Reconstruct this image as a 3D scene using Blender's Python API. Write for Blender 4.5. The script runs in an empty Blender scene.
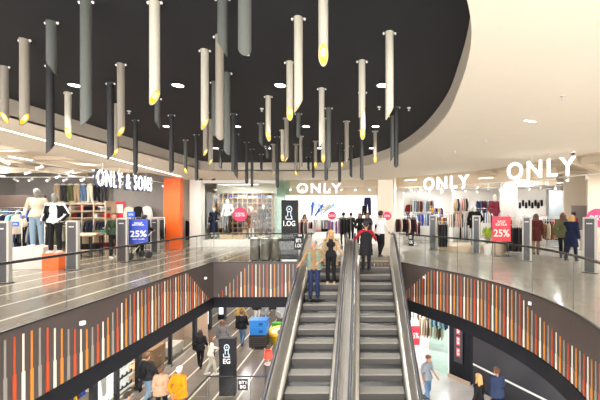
import bpy, bmesh, math, random
from mathutils import Vector, Matrix
from mathutils.geometry import tessellate_polygon
random.seed(7)
R = math.radians
PI = math.pi
SC = bpy.context.scene
COL = SC.collection
EYE = 1.7      # eye height over the upper floor, horizon at 213 of 400
F = 330.0      # focal length in pixels of the 600 wide frame
LOW = -5.1     # lower mall level

def gx(px, Y): return (px - 361.0) * Y / F
def gz(py, Y): return EYE - (py - 213.0) * Y / F

# ---------------------------------------------------------------- materials
MATS = {}
def mat(name, col, rough=.5, metal=0., emit=None, es=0., spec=.5, alpha=None, coat=0., noise=0., nscale=20., bump=0.):
    if name in MATS: return MATS[name]
    m = bpy.data.materials.new(name); m.use_nodes = True
    nt = m.node_tree; b = nt.nodes['Principled BSDF']
    b.inputs['Base Color'].default_value = (*col, 1)
    b.inputs['Roughness'].default_value = rough
    b.inputs['Metallic'].default_value = metal
    b.inputs['Specular IOR Level'].default_value = spec
    b.inputs['Coat Weight'].default_value = coat
    if emit: b.inputs['Emission Color'].default_value = (*emit, 1); b.inputs['Emission Strength'].default_value = es
    if noise or bump:
        tc = nt.nodes.new('ShaderNodeTexCoord'); n = nt.nodes.new('ShaderNodeTexNoise')
        n.inputs['Scale'].default_value = nscale; n.inputs['Detail'].default_value = 4
        nt.links.new(tc.outputs['Object'], n.inputs['Vector'])
        if noise:
            mx = nt.nodes.new('ShaderNodeMix'); mx.data_type = 'RGBA'
            mx.inputs[6].default_value = (*[c * (1 - noise) for c in col], 1)
            mx.inputs[7].default_value = (*[min(1, c * (1 + noise)) for c in col], 1)
            nt.links.new(n.outputs['Fac'], mx.inputs[0]); nt.links.new(mx.outputs[2], b.inputs['Base Color'])
        if bump:
            bp = nt.nodes.new('ShaderNodeBump'); bp.inputs['Strength'].default_value = bump; bp.inputs['Distance'].default_value = .01
            nt.links.new(n.outputs['Fac'], bp.inputs['Height']); nt.links.new(bp.outputs['Normal'], b.inputs['Normal'])
    MATS[name] = m
    return m
def fab(name, col): return mat('fabric ' + name, col, .85, noise=.18, nscale=45, bump=.2, spec=.2)

def glass_mat(name, tint, gl):
    m = bpy.data.materials.new(name); m.use_nodes = True; nt = m.node_tree; nt.nodes.clear()
    o = nt.nodes.new('ShaderNodeOutputMaterial'); t = nt.nodes.new('ShaderNodeBsdfTransparent'); g = nt.nodes.new('ShaderNodeBsdfGlossy')
    t.inputs[0].default_value = (*tint, 1); g.inputs['Roughness'].default_value = .02
    lw = nt.nodes.new('ShaderNodeLayerWeight'); lw.inputs[0].default_value = .5
    pw = nt.nodes.new('ShaderNodeMath'); pw.operation = 'POWER'; pw.inputs[1].default_value = 5.; nt.links.new(lw.outputs['Facing'], pw.inputs[0])
    lw = nt.nodes.new('ShaderNodeMath'); lw.operation = 'MULTIPLY_ADD'; lw.inputs[1].default_value = .7; lw.inputs[2].default_value = .025; nt.links.new(pw.outputs[0], lw.inputs[0])
    mu = nt.nodes.new('ShaderNodeMath'); mu.operation = 'MULTIPLY'; mu.inputs[1].default_value = gl
    mx = nt.nodes.new('ShaderNodeMixShader')
    nt.links.new(lw.outputs[0], mu.inputs[0]); nt.links.new(mu.outputs[0], mx.inputs[0])
    nt.links.new(t.outputs[0], mx.inputs[1]); nt.links.new(g.outputs[0], mx.inputs[2]); nt.links.new(mx.outputs[0], o.inputs[0])
    MATS[name] = m
    return m
GLASS = glass_mat('clear glass', (.965, .98, .97), .8)
GLASSG = glass_mat('greenish glass', (.78, .9, .86), 1.)

def floor_mat(name, base, line, side, xs, w, tile, rough):
    """stone floor, pale inlaid lines running along Y left of x=-2, finer tiles on the right"""
    m = bpy.data.materials.new(name); m.use_nodes = True; nt = m.node_tree; L = nt.links; N = nt.nodes
    b = N['Principled BSDF']; b.inputs['Roughness'].default_value = rough
    g = N.new('ShaderNodeNewGeometry'); s = N.new('ShaderNodeSeparateXYZ'); L.new(g.outputs['Position'], s.inputs[0])
    def math_(op, a, b_=None):
        n = N.new('ShaderNodeMath'); n.operation = op
        for i, v in enumerate((a, b_)):
            if v is None: continue
            if isinstance(v, (int, float)): n.inputs[i].default_value = v
            else: L.new(v, n.inputs[i])
        return n.outputs[0]
    u = math_('DIVIDE', math_('SUBTRACT', s.outputs[0], xs), w)
    fr = math_('FRACT', u)
    ln = math_('LESS_THAN', fr, .085)
    ln2 = math_('MULTIPLY', ln, math_('LESS_THAN', s.outputs[0], -2.0))
    br = N.new('ShaderNodeTexBrick'); br.offset = .5; br.inputs['Scale'].default_value = 1.
    br.inputs['Brick Width'].default_value = tile; br.inputs['Row Height'].default_value = tile * .5
    br.inputs['Mortar Size'].default_value = .006
    L.new(g.outputs['Position'], br.inputs['Vector'])
    def c(t, k): return (*[min(1, v * k) for v in t], 1)
    no = N.new('ShaderNodeTexNoise'); no.inputs['Scale'].default_value = 2.2; no.inputs['Detail'].default_value = 8
    L.new(g.outputs['Position'], no.inputs['Vector'])
    mxs = N.new('ShaderNodeMix'); mxs.data_type = 'RGBA'; mxs.inputs[6].default_value = (*base, 1); mxs.inputs[7].default_value = (*side, 1)
    L.new(math_('GREATER_THAN', s.outputs[0], -1.5), mxs.inputs[0])
    mr = N.new('ShaderNodeMapRange'); mr.inputs[3].default_value = .82; mr.inputs[4].default_value = 1.12; L.new(no.outputs['Fac'], mr.inputs[0])
    vm = N.new('ShaderNodeVectorMath'); vm.operation = 'SCALE'; L.new(mxs.outputs[2], vm.inputs[0]); L.new(mr.outputs[0], vm.inputs['Scale'])
    L.new(vm.outputs[0], br.inputs['Color1'])
    vm2 = N.new('ShaderNodeVectorMath'); vm2.operation = 'SCALE'; vm2.inputs['Scale'].default_value = .93; L.new(vm.outputs[0], vm2.inputs[0])
    L.new(vm2.outputs[0], br.inputs['Color2'])
    vm3 = N.new('ShaderNodeVectorMath'); vm3.operation = 'SCALE'; vm3.inputs['Scale'].default_value = .7; L.new(vm.outputs[0], vm3.inputs[0])
    L.new(vm3.outputs[0], br.inputs['Mortar'])
    mx = N.new('ShaderNodeMix'); mx.data_type = 'RGBA'; mx.inputs[7].default_value = (*line, 1)
    L.new(ln2, mx.inputs[0]); L.new(br.outputs[0], mx.inputs[6]); L.new(mx.outputs[2], b.inputs['Base Color'])
    MATS[name] = m
    return m

def brushed(name, col, rough):
    m = mat(name, col, rough, 1.)
    nt = m.node_tree; b = nt.nodes['Principled BSDF']
    tc = nt.nodes.new('ShaderNodeTexCoord'); mp = nt.nodes.new('ShaderNodeMapping'); mp.inputs['Scale'].default_value = (60, .6, 60)
    n = nt.nodes.new('ShaderNodeTexNoise'); n.inputs['Scale'].default_value = 3
    nt.links.new(tc.outputs['Object'], mp.inputs[0]); nt.links.new(mp.outputs[0], n.inputs[0])
    bp = nt.nodes.new('ShaderNodeBump'); bp.inputs['Strength'].default_value = .25; bp.inputs['Distance'].default_value = .004
    nt.links.new(n.outputs['Fac'], bp.inputs['Height']); nt.links.new(bp.outputs['Normal'], b.inputs['Normal'])
    return m

STEEL = brushed('brushed steel', (.76, .74, .70), .36)
WHITE = mat('white paint', (.82, .81, .78), .6)
CREAM = mat('cream plaster', (.88, .805, .68), .8, noise=.02, nscale=3)
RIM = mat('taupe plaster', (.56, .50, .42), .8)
CHAR = mat('charcoal ceiling', (.011, .0125, .017), .75, noise=.12, nscale=3)
BLACK = mat('black metal', (.012, .012, .015), .35)
NEAR = mat('blackish beam', (.007, .008, .012), .6, spec=.2)
BROWN = mat('brown grey cladding', (.070, .054, .050), .55, noise=.06, nscale=2)
DRAIL = mat('dark handrail', (.02, .02, .022), .25)
RUBBER = mat('handrail rubber', (.045, .045, .055), .35)
STEP = mat('step aluminium', (.27, .26, .24), .6, .15)
YEL = mat('yellow line', (.85, .65, .02), .5)
BEIGE = mat('beige wall', (.62, .53, .42), .7)
TANL = mat('pale store ceiling', (.84, .76, .64), .8, noise=.06, nscale=2)
TAN = mat('tan store ceiling', (.72, .61, .46), .8, noise=.1, nscale=2)
GREYW = mat('grey wall', (.27, .255, .245), .8, noise=.1, nscale=4)
WOOD = mat('pale oak', (.52, .36, .20), .5, noise=.25, nscale=6)
DWOOD = mat('brown wood', (.22, .12, .06), .5, noise=.3, nscale=6)
LWHITE = mat('lit white letter', (.9, .9, .9), .5, emit=(1, 1, 1), es=.75)
LPANEL = mat('lamp diffuser', (.9, .9, .9), .5, emit=(1, .95, .87), es=5.)
WARMG = mat('warm lamp', (.3, .2, .02), .5, emit=(1., .56, .02), es=.62)
WARMC = mat('warm lamp core', (.3, .25, .1), .5, emit=(1., .86, .38), es=1.0)
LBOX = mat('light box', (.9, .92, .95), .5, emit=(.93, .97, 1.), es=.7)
NAVY = mat('navy lacquer', (.01, .018, .06), .4)
ORANGE = mat('orange paint', (.83, .13, .015), .45)
GATE = mat('gate grey', (.42, .40, .37), .35, .3)
GATED = mat('gate dark panel', (.055, .052, .06), .3)
BLUE = mat('poster blue', (.012, .05, .42), .45)
RED = mat('poster red', (.82, .03, .06), .45)
PINK = mat('sticker pink', (.85, .03, .16), .45)
MWHITE = mat('mannequin white', (.78, .76, .72), .4)
MGREY = mat('mannequin grey', (.2, .19, .17), .5)
FLOOR1 = floor_mat('upper stone floor', (.235, .20, .16), (.68, .62, .54), (.52, .50, .465), -5.72, .875, 1.2, .16)
FLOOR0 = floor_mat('lower stone floor', (.20, .165, .135), (.68, .62, .52), (.55, .52, .50), -5.42, .875, 1.2, .2)
FLOORS = mat('shop floor', (.46, .44, .41), .22, noise=.08, nscale=2)

# ---------------------------------------------------------------- mesh builder
class MB:
    def __init__(s): s.v = []; s.f = []; s.m = []; s.M = Matrix.Identity(4)
    def add(s, vs, fs, mi=0):
        b = len(s.v); s.v += [s.M @ Vector(p) for p in vs]
        s.f += [tuple(b + i for i in f) for f in fs]; s.m += [mi] * len(fs)
        return s
    def box(s, a, b, mi=0):
        (x0, y0, z0), (x1, y1, z1) = a, b
        x0, x1 = min(x0, x1), max(x0, x1); y0, y1 = min(y0, y1), max(y0, y1); z0, z1 = min(z0, z1), max(z0, z1)
        return s.add([(x0, y0, z0), (x1, y0, z0), (x1, y1, z0), (x0, y1, z0), (x0, y0, z1), (x1, y0, z1), (x1, y1, z1), (x0, y1, z1)],
                     [(3, 2, 1, 0), (4, 5, 6, 7), (0, 1, 5, 4), (1, 2, 6, 5), (2, 3, 7, 6), (3, 0, 4, 7)], mi)
    def cbox(s, c, d, mi=0): return s.box([c[i] - d[i] / 2 for i in range(3)], [c[i] + d[i] / 2 for i in range(3)], mi)
    def rings(s, rs, mi=0, cap=True, closed=True):
        n = len(rs[0]); vs = [p for r in rs for p in r]; fs = []
        for k in range(len(rs) - 1):
            for i in range(n if closed else n - 1):
                j = (i + 1) % n
                fs.append((k * n + i, k * n + j, (k + 1) * n + j, (k + 1) * n + i))
        if cap: fs.append(tuple(range(n - 1, -1, -1))); fs.append(tuple((len(rs) - 1) * n + i for i in range(n)))
        return s.add(vs, fs, mi)
    def lathe(s, c, prof, n=16, mi=0, sy=1.):
        return s.rings([[(c[0] + r * math.cos(2 * PI * i / n), c[1] + sy * r * math.sin(2 * PI * i / n), c[2] + z) for i in range(n)] for r, z in prof], mi)
    def cyl(s, c, r, h, n=16, mi=0): return s.lathe(c, [(r, 0), (r, h)], n, mi)
    def tube(s, pts, r, n=8, mi=0, cap=True, up=None):
        pts = [Vector(p) for p in pts]; rs = []
        rr = r if isinstance(r, (list, tuple)) else [r] * len(pts)
        prev = None
        for i, p in enumerate(pts):
            t = (pts[min(i + 1, len(pts) - 1)] - pts[max(i - 1, 0)]).normalized()
            if prev is None:
                u = Vector((0, 0, 1)) if abs(t.z) < .9 else Vector((1, 0, 0))
                u = (u - t * u.dot(t)).normalized()
            else: u = (prev - t * prev.dot(t)).normalized()
            prev = u; w = t.cross(u)
            rs.append([p + (u * math.cos(2 * PI * k / n) + w * math.sin(2 * PI * k / n)) * rr[i] for k in range(n)])
        return s.rings(rs, mi, cap)
    def capsule(s, a, b, ra, rb, n=10, mi=0):
        a = Vector(a); b = Vector(b); t = (b - a); L = t.length
        if L < 1e-5: return s.ell(a, (ra, ra, ra), mi=mi)
        t.normalize(); ps, rs = [], []
        for k in (-.98, -.7, -.3, 0): ps.append(a + t * ra * k); rs.append(ra * math.sqrt(1 - k * k))
        for k in (0, .3, .7, .98): ps.append(b + t * rb * k); rs.append(rb * math.sqrt(1 - k * k))
        return s.tube(ps, rs, n, mi)
    def ell(s, c, r, n=12, m=8, mi=0, R3=None):
        rs = []
        for j in range(m + 1):
            a = -PI / 2 + PI * (j + .02) / (m + .04)
            ring = []
            for i in range(n):
                q = Vector((r[0] * math.cos(a) * math.cos(2 * PI * i / n), r[1] * math.cos(a) * math.sin(2 * PI * i / n), r[2] * math.sin(a)))
                if R3 is not None: q = R3 @ q
                ring.append(Vector(c) + q)
            rs.append(ring)
        return s.rings(rs, mi)
    def prism(s, poly, z0, z1, mi=0):
        tri = tessellate_polygon([[Vector((p[0], p[1], 0)) for p in poly]])
        n = len(poly); vs = [(p[0], p[1], z0) for p in poly] + [(p[0], p[1], z1) for p in poly]
        fs = [t[::-1] for t in tri] + [tuple(n + i for i in t) for t in tri] + [(i, (i + 1) % n, n + (i + 1) % n, n + i) for i in range(n)]
        return s.add(vs, fs, mi)
    def build(s, name, mats, parent=None, smooth=False, loc=None, rot=None, bevel=0.):
        me = bpy.data.meshes.new(name); me.from_pydata([tuple(v) for v in s.v], [], s.f)
        if not isinstance(mats, (list, tuple)): mats = [mats]
        for m in mats: me.materials.append(m)
        me.polygons.foreach_set('material_index', s.m)
        me.polygons.foreach_set('use_smooth', [bool(smooth)] * len(s.f))
        bm = bmesh.new(); bm.from_mesh(me); bmesh.ops.recalc_face_normals(bm, faces=bm.faces); bm.to_mesh(me); bm.free()
        me.update()
        if smooth == 'auto':
            me.polygons.foreach_set('use_smooth', [True] * len(s.f))
            me.set_sharp_from_angle(angle=R(35))
        o = bpy.data.objects.new(name, me); COL.objects.link(o)
        if parent: o.parent = parent
        if loc: o.location = loc
        if rot: o.rotation_euler = rot
        if bevel:
            b = o.modifiers.new('edge', 'BEVEL'); b.width = bevel; b.segments = 2; b.limit_method = 'ANGLE'
        return o
BAKE = []
def remesh(o, vox, sm=3):
    m = o.modifiers.new('fuse', 'REMESH'); m.mode = 'VOXEL'; m.voxel_size = vox; m.use_smooth_shade = True
    if sm:
        k = o.modifiers.new('soft', 'SMOOTH'); k.factor = .5; k.iterations = sm
    BAKE.append(o)
    return o
def tag(o, label=None, cat=None, group=None, kind=None):
    if label: o['label'] = label
    if cat: o['category'] = cat
    if group: o['group'] = group
    if kind: o['kind'] = kind
    return o
def thing(name, label, cat, loc=(0, 0, 0), rz=0., group=None, kind=None):
    o = bpy.data.objects.new(name, None); COL.objects.link(o); o.empty_display_size = .1
    o.location = loc; o.rotation_euler = (0, 0, rz)
    return tag(o, label, cat, group, kind)
def struct(o): o['kind'] = 'structure'; return o
def kids(o): return [c for c in COL.objects if c.parent == o]
def dup(root, ch, loc, rz=0., label=None, group=None, scale=None):
    """ch: list of (child, [grandchildren])"""
    r = root.copy(); COL.objects.link(r); r.location = loc; r.rotation_euler = (0, 0, rz)
    if label: r['label'] = label
    if group: r['group'] = group
    if scale: r.scale = scale
    for c, gs in ch:
        d = c.copy(); COL.objects.link(d); d.parent = r
        for g in gs:
            e = g.copy(); COL.objects.link(e); e.parent = d
    return r
def text(name, s, size, m, parent, loc, rot, ext=.004, off=0., sx=1., align='CENTER', sp=1., ls=1.):
    c = bpy.data.curves.new(name, 'FONT'); c.body = s; c.size = size; c.extrude = ext; c.offset = off
    c.align_x = align; c.align_y = 'CENTER'; c.space_character = sp; c.space_line = ls; c.resolution_u = 4
    c.materials.append(m)
    o = bpy.data.objects.new(name, c); COL.objects.link(o); o.location = loc; o.rotation_euler = rot; o.scale = (sx, 1, 1)
    if parent: o.parent = parent
    BAKE.append(o)
    return o
def smooth_path(pts, k=6):
    out = []; n = len(pts)
    for i in range(n - 1):
        p0, p1, p2, p3 = (Vector(pts[max(0, i - 1)]), Vector(pts[i]), Vector(pts[i + 1]), Vector(pts[min(n - 1, i + 2)]))
        for j in range(k):
            t = j / k
            out.append(.5 * ((2 * p1) + (p2 - p0) * t + (2 * p0 - 5 * p1 + 4 * p2 - p3) * t * t + (3 * p1 - p0 - 3 * p2 + p3) * t ** 3))
    out.append(Vector(pts[-1]))
    return out
def resample(pts, step, closed=False):
    """points at equal arc steps with tangent"""
    pts = [Vector(p) for p in pts]; out = []; acc = 0.; nxt = 0.
    for a, b in zip(pts[:-1], pts[1:]):
        L = (b - a).length
        while L > 0 and nxt <= acc + L + 1e-9:
            out.append((a + (b - a) * ((nxt - acc) / L), (b - a).normalized(), nxt)); nxt += step
        acc += L
    return out
def interp(x, tab):
    if x <= tab[0][0]: return tab[0][1]
    for (a, va), (b, vb) in zip(tab[:-1], tab[1:]):
        if x <= b: return va + (vb - va) * (x - a) / (b - a)
    return tab[-1][1]
def sheet(name, outer, hole, z, t, m):
    """horizontal slab with a hole; its walls too"""
    polys = [[Vector((p[0], p[1], 0)) for p in outer]] + ([[Vector((p[0], p[1], 0)) for p in hole]] if hole else [])
    tri = tessellate_polygon(polys); flat = [p for q in polys for p in q]; n = len(flat)
    mb = MB()
    fs = [t_ for t_ in tri] + [tuple(n + i for i in t_[::-1]) for t_ in tri]
    b = 0
    for q in polys:
        for i in range(len(q)): j = (i + 1) % len(q); fs.append((b + i, b + j, n + b + j, n + b + i))
        b += len(q)
    mb.add([(p.x, p.y, z) for p in flat] + [(p.x, p.y, z - t) for p in flat], fs)
    return struct(mb.build(name, m))
def ribbon(path, off0, off1, z0, z1, mb=None, mi=0):
    """solid strip along a path, between sideways offsets (left of travel positive)"""
    mb = mb or MB(); rs = []
    for i, p in enumerate(path):
        a = path[max(0, i - 1)]; c = path[min(len(path) - 1, i + 1)]
        t = Vector((c[0] - a[0], c[1] - a[1])).normalized(); nrm = Vector((-t.y, t.x))
        q0 = Vector((p[0], p[1])) + nrm * off0; q1 = Vector((p[0], p[1])) + nrm * off1
        rs.append([(q0.x, q0.y, z0), (q1.x, q1.y, z0), (q1.x, q1.y, z1), (q0.x, q0.y, z1)])
    return mb.rings(rs, mi)
# ---------------------------------------------------------------- building shell
VL = [(-5.1, 1.2), (-5.1, 11.4)]
VB = [(-5.1, 11.4), (1.32, 11.5)]
VR = [(p.x, p.y) for p in smooth_path([Vector((x, y, 0)) for x, y in [(1.32, 11.5), (2.13, 10.2), (2.78, 9.2), (3.33, 7.9), (3.6, 6.76), (3.62, 5.8), (3.48, 4.9), (3.15, 3.8), (2.6, 2.7), (1.8, 1.8), (1.5, 1.6)]], 5)]
VOID = VL + [VB[1]] + VR[1:]
RECR = smooth_path([Vector((x, y, 0)) for x, y in [(-.75, 12.8), (-.1, 11.8), (.42, 11.0), (.88, 10.), (1.22, 8.7), (1.42, 7.2), (1.44, 5.6), (1.3, 4.4), (1.13, 3.45), (.93, 2.8), (.6, 2.15), (.1, 1.4), (-.6, .7), (-1.6, .1)]], 6)
REC = [(-6.08, -.3), (-6.08, 12.5), (-5.75, 12.96), (-1.1, 12.96)] + [(p.x, p.y) for p in RECR]
ZC, ZD, ZS = 3.35, 3.68, 3.95
LIP = [(1.6, 15.4), (2.9, 14.4), (4.6, 12.65), (5.6, 10.9), (6.4, 8.8), (7.1, 6.), (7.5, 3.), (7.5, -3)]
LIPS = [(p.x, p.y) for p in smooth_path([Vector((x, y, 0)) for x, y in LIP], 4)]

sheet('floor', [(-18, -3), (14, -3), (14, 24), (-18, 24)], VOID, 0., .15, FLOOR1)
f0 = sheet('floor_lower', [(-18, -6), (16, -6), (16, 40), (-18, 40)],
           [(-5.45, 4.0), (-5.45, 11.75), (1.32, 11.75)] + [(p[0] + .02, p[1] + .12) for p in VR[3:30]], LOW, .2, FLOOR0)
struct(MB().box((-12, -2, -10.4), (10, 20, -10.2)).build('floor_basement', FLOOR0))
# ceiling: cream plane with oval recess, charcoal ceiling in the recess, taupe rim
sheet('ceiling', [(-8.7, -3), (-8.7, 16.35), (1.6, 16.35)] + LIPS, REC, ZC + .04, .04, CREAM)
recc = REC + [REC[0]]
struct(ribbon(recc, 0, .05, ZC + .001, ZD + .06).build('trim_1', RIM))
struct(MB().prism([(p[0], p[1]) for p in REC], ZD, ZD + .06).build('ceiling_recess', CHAR))
# pale reveal ring at the edge of the plaster
# store ceilings
struct(MB().box((-18, -3, ZS), (-8.7, 24, ZS + .1)).build('ceiling_left', TANL))
struct(MB().box((-8.7, 16.35, ZS), (14, 24, ZS + .1)).build('ceiling_back', TAN))
struct(MB().prism(LIPS + [(14, -3), (14, 16.35), (1.6, 16.35)], ZS, ZS + .1).build('ceiling_right', TAN))
struct(ribbon([(-8.7, -3), (-8.7, 16.35)], 0, .06, ZC + .002, ZS).build('trim_2', CREAM))
struct(ribbon([(-8.4, 16.35), (1.6, 16.35)], 0, .06, ZC + .002, ZS).build('trim_3', CREAM))
struct(ribbon(LIPS, 0, .06, ZC + .002, ZS).build('trim_4', CREAM))
# outer walls, upper level
struct(MB().box((-18.1, -3, 0), (-18, 24, ZS)).build('wall_left', GREYW))
struct(MB().box((-18, 23.9, 0), (14, 24, ZS)).build('wall_back', WHITE))
struct(MB().box((13.9, -3, 0), (14, 24, ZS)).build('wall_right', BEIGE))
struct(MB().box((-18, 17.2, 0), (-9.4, 17.3, ZS)).build('wall_shop', GREYW))
# lower level shell
sheet('ceiling_lower', [(-18, -6), (16, -6), (16, 40), (-18, 40)], [(p[0], p[1]) for p in VOID], -1.5, .06, WHITE)
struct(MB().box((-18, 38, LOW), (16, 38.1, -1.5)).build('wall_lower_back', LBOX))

# ---------------------------------------------------------------- gallery edge: cladding, slats, black beam
SL = [mat('slat grey', (.28, .26, .23), .5), mat('slat vermilion', (.50, .07, .015), .45), mat('slat white', (.70, .66, .57), .5), mat('slat amber', (.60, .22, .025), .45)]
cn = ['grey', 'vermilion red', 'white', 'amber']
def fascia(name, path, tops, brk, key, phase=0):
    path = [Vector((p[0], p[1], 0)) for p in path]
    o = struct(ribbon(path, -.008, .10, -1.21, -.003).build(name, BROWN))
    b = ribbon(path, -.03, .12, -1.56, -1.212).build('beam', NEAR, o)
    e = ribbon(path, -.012, .045, -.012, .012).build('edge_channel', BLACK, o)
    for i, (p, t, s) in enumerate(resample(path, .128)):
        k = p.y if key == 'y' else (p.x if key == 'x' else s)
        zt = interp(k, tops); zb = interp(k, brk)
        if zt < -1.12: continue
        zb = min(zb, zt - .12)
        nrm = Vector((t.y, -t.x, 0)); c = p + t * .06 + nrm * .008
        mb = MB()
        def bar(w, d, z0, z1):
            a = c - t * w / 2; q = c + t * w / 2
            mb.prism([(a.x, a.y), (q.x, q.y), ((q + nrm * d).x, (q + nrm * d).y), ((a + nrm * d).x, (a + nrm * d).y)], z0, z1)
        if zb > -1.1: bar(.044, .014, -1.2, zb)
        bar(.024, .010, max(zb, -1.2), zt)
        q = mb.build('slat', SL[(i + phase) % 4], o)
        q['label'] = cn[(i + phase) % 4] + ' vertical slat'
    return o
fascia('trim_5', VL, [(1, -.1), (5.2, -.12), (5.7, -.33), (6.1, -.47), (6.5, -.44), (7.2, -.1), (9.6, -.06), (10.9, -1.1), (11.4, -1.3)],
       [(1, -.6), (4.7, -.67), (5.3, -.73), (6.0, -.84), (6.6, -.75), (7.5, -.5), (8.5, -.35), (10, -.7), (11, -1.3)], 'y', 1)
fascia('trim_6', VB, [(-5.1, -1.25), (-4.98, -1.1), (-3.95, -.08), (2, -.05)], [(-5, -1.3), (-4, -.75), (-3.2, -.95), (-2.4, -.6), (2, -.6)], 'x', 3)
fascia('trim_7', VR, [(0, -1.25), (.12, -1.1), (1.5, -.06), (4.7, -.06), (5.0, -.3), (5.6, -.47), (6.2, -.57), (7, -.52), (9, -.1)],
       [(0, -1.3), (1.5, -.8), (3.5, -.5), (5., -.85), (6, -.92), (7, -.95), (9, -.6)], 's', 0)
# little white lamps set in the cladding
for i, (x, y, z, rz, lab) in enumerate([(-5.095, 6.0, -.30, 90, 'small white square box on the cladding under the left gallery'), (2.0, 10.42, -.33, 0, 'small white box on the brown corner beside the right escalator'),
                                   (3.57, 6.95, -.2, 0, 'small white box on the cladding of the curved right gallery'), (-5.095, 10.75, -.42, 90, 'small white box near the corner of the left gallery cladding')]):
    m = MB().box((-.035, -.035, -.035), (.035, .035, .035)); m.box((-.02, -.04, -.02), (.02, -.034, .02), 1)
    o = m.build('wall_sensor', [WHITE, LWHITE], loc=(x - (.0 if x > 0 else -.03), y, z), rot=(0, 0, R(rz) if rz else R(-60)), bevel=.004); tag(o, lab, 'sensor')

def balustrade(name, path, label, z, joint, rail=DRAIL, rtop=.98, n_off=0.):
    path = [Vector((p[0], p[1], z)) for p in path]
    t = thing(name, label, 'balustrade', path[0]); t['kind'] = 'structure' if False else 'thing'
    off = path[0]
    pts = resample(path, joint / 6)
    P = [q[0] for q in pts] + [path[-1]]
    for k in range(0, len(P) - 1, 6):
        seg = P[k:k + 7]
        if len(seg) < 2: continue
        seg = list(seg); a, b = seg[0], seg[-1]
        seg[0] = a + (seg[1] - a).normalized() * .006; seg[-1] = b + (seg[-2] - b).normalized() * .006
        mb = ribbon([(p.x - off.x, p.y - off.y) for p in seg], .03, .042, .035, rtop - .02)
        mb.build('glass_panel', GLASS, t)
        # polished dark edge of the sheet
        e = MB(); d = (seg[1] - seg[0]).normalized()
        nrm = Vector((-d.y, d.x, 0)); c = a - off + nrm * .036
        e.cyl((c.x, c.y, .035), .0065, rtop - .06, 6).build('glass_edge', GATED, t)
    MB().tube([(p.x - off.x - 0, p.y - off.y, rtop) for p in P], .024, 10).build('handrail', rail, t, smooth=True)
    return t
balustrade('glass_balustrade', VL, 'glass balustrade with dark rail along the straight left gallery', 0, 1.52)
balustrade('glass_balustrade', [(-5.1, 11.4), (-2.05, 11.44)], 'glass balustrade with dark rail in front of the three litter bins', 0, 1.5)
balustrade('glass_balustrade', VR, 'glass balustrade with dark rail along the curved right gallery', 0, 1.28)
balustrade('glass_balustrade', [(-5.45, 4.2), (-5.45, 11.75)], 'lower level glass balustrade running beside the people in jackets', LOW, 1.5)
balustrade('glass_balustrade', [(-5.45, 11.75), (-2.1, 11.75)], 'lower level glass balustrade in front of the black direction pillar', LOW, 1.5)
balustrade('glass_balustrade', [(p[0], p[1] + .1) for p in VR[3:28]], 'lower level glass balustrade beside the man in the grey shirt', LOW, 1.3)

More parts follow.
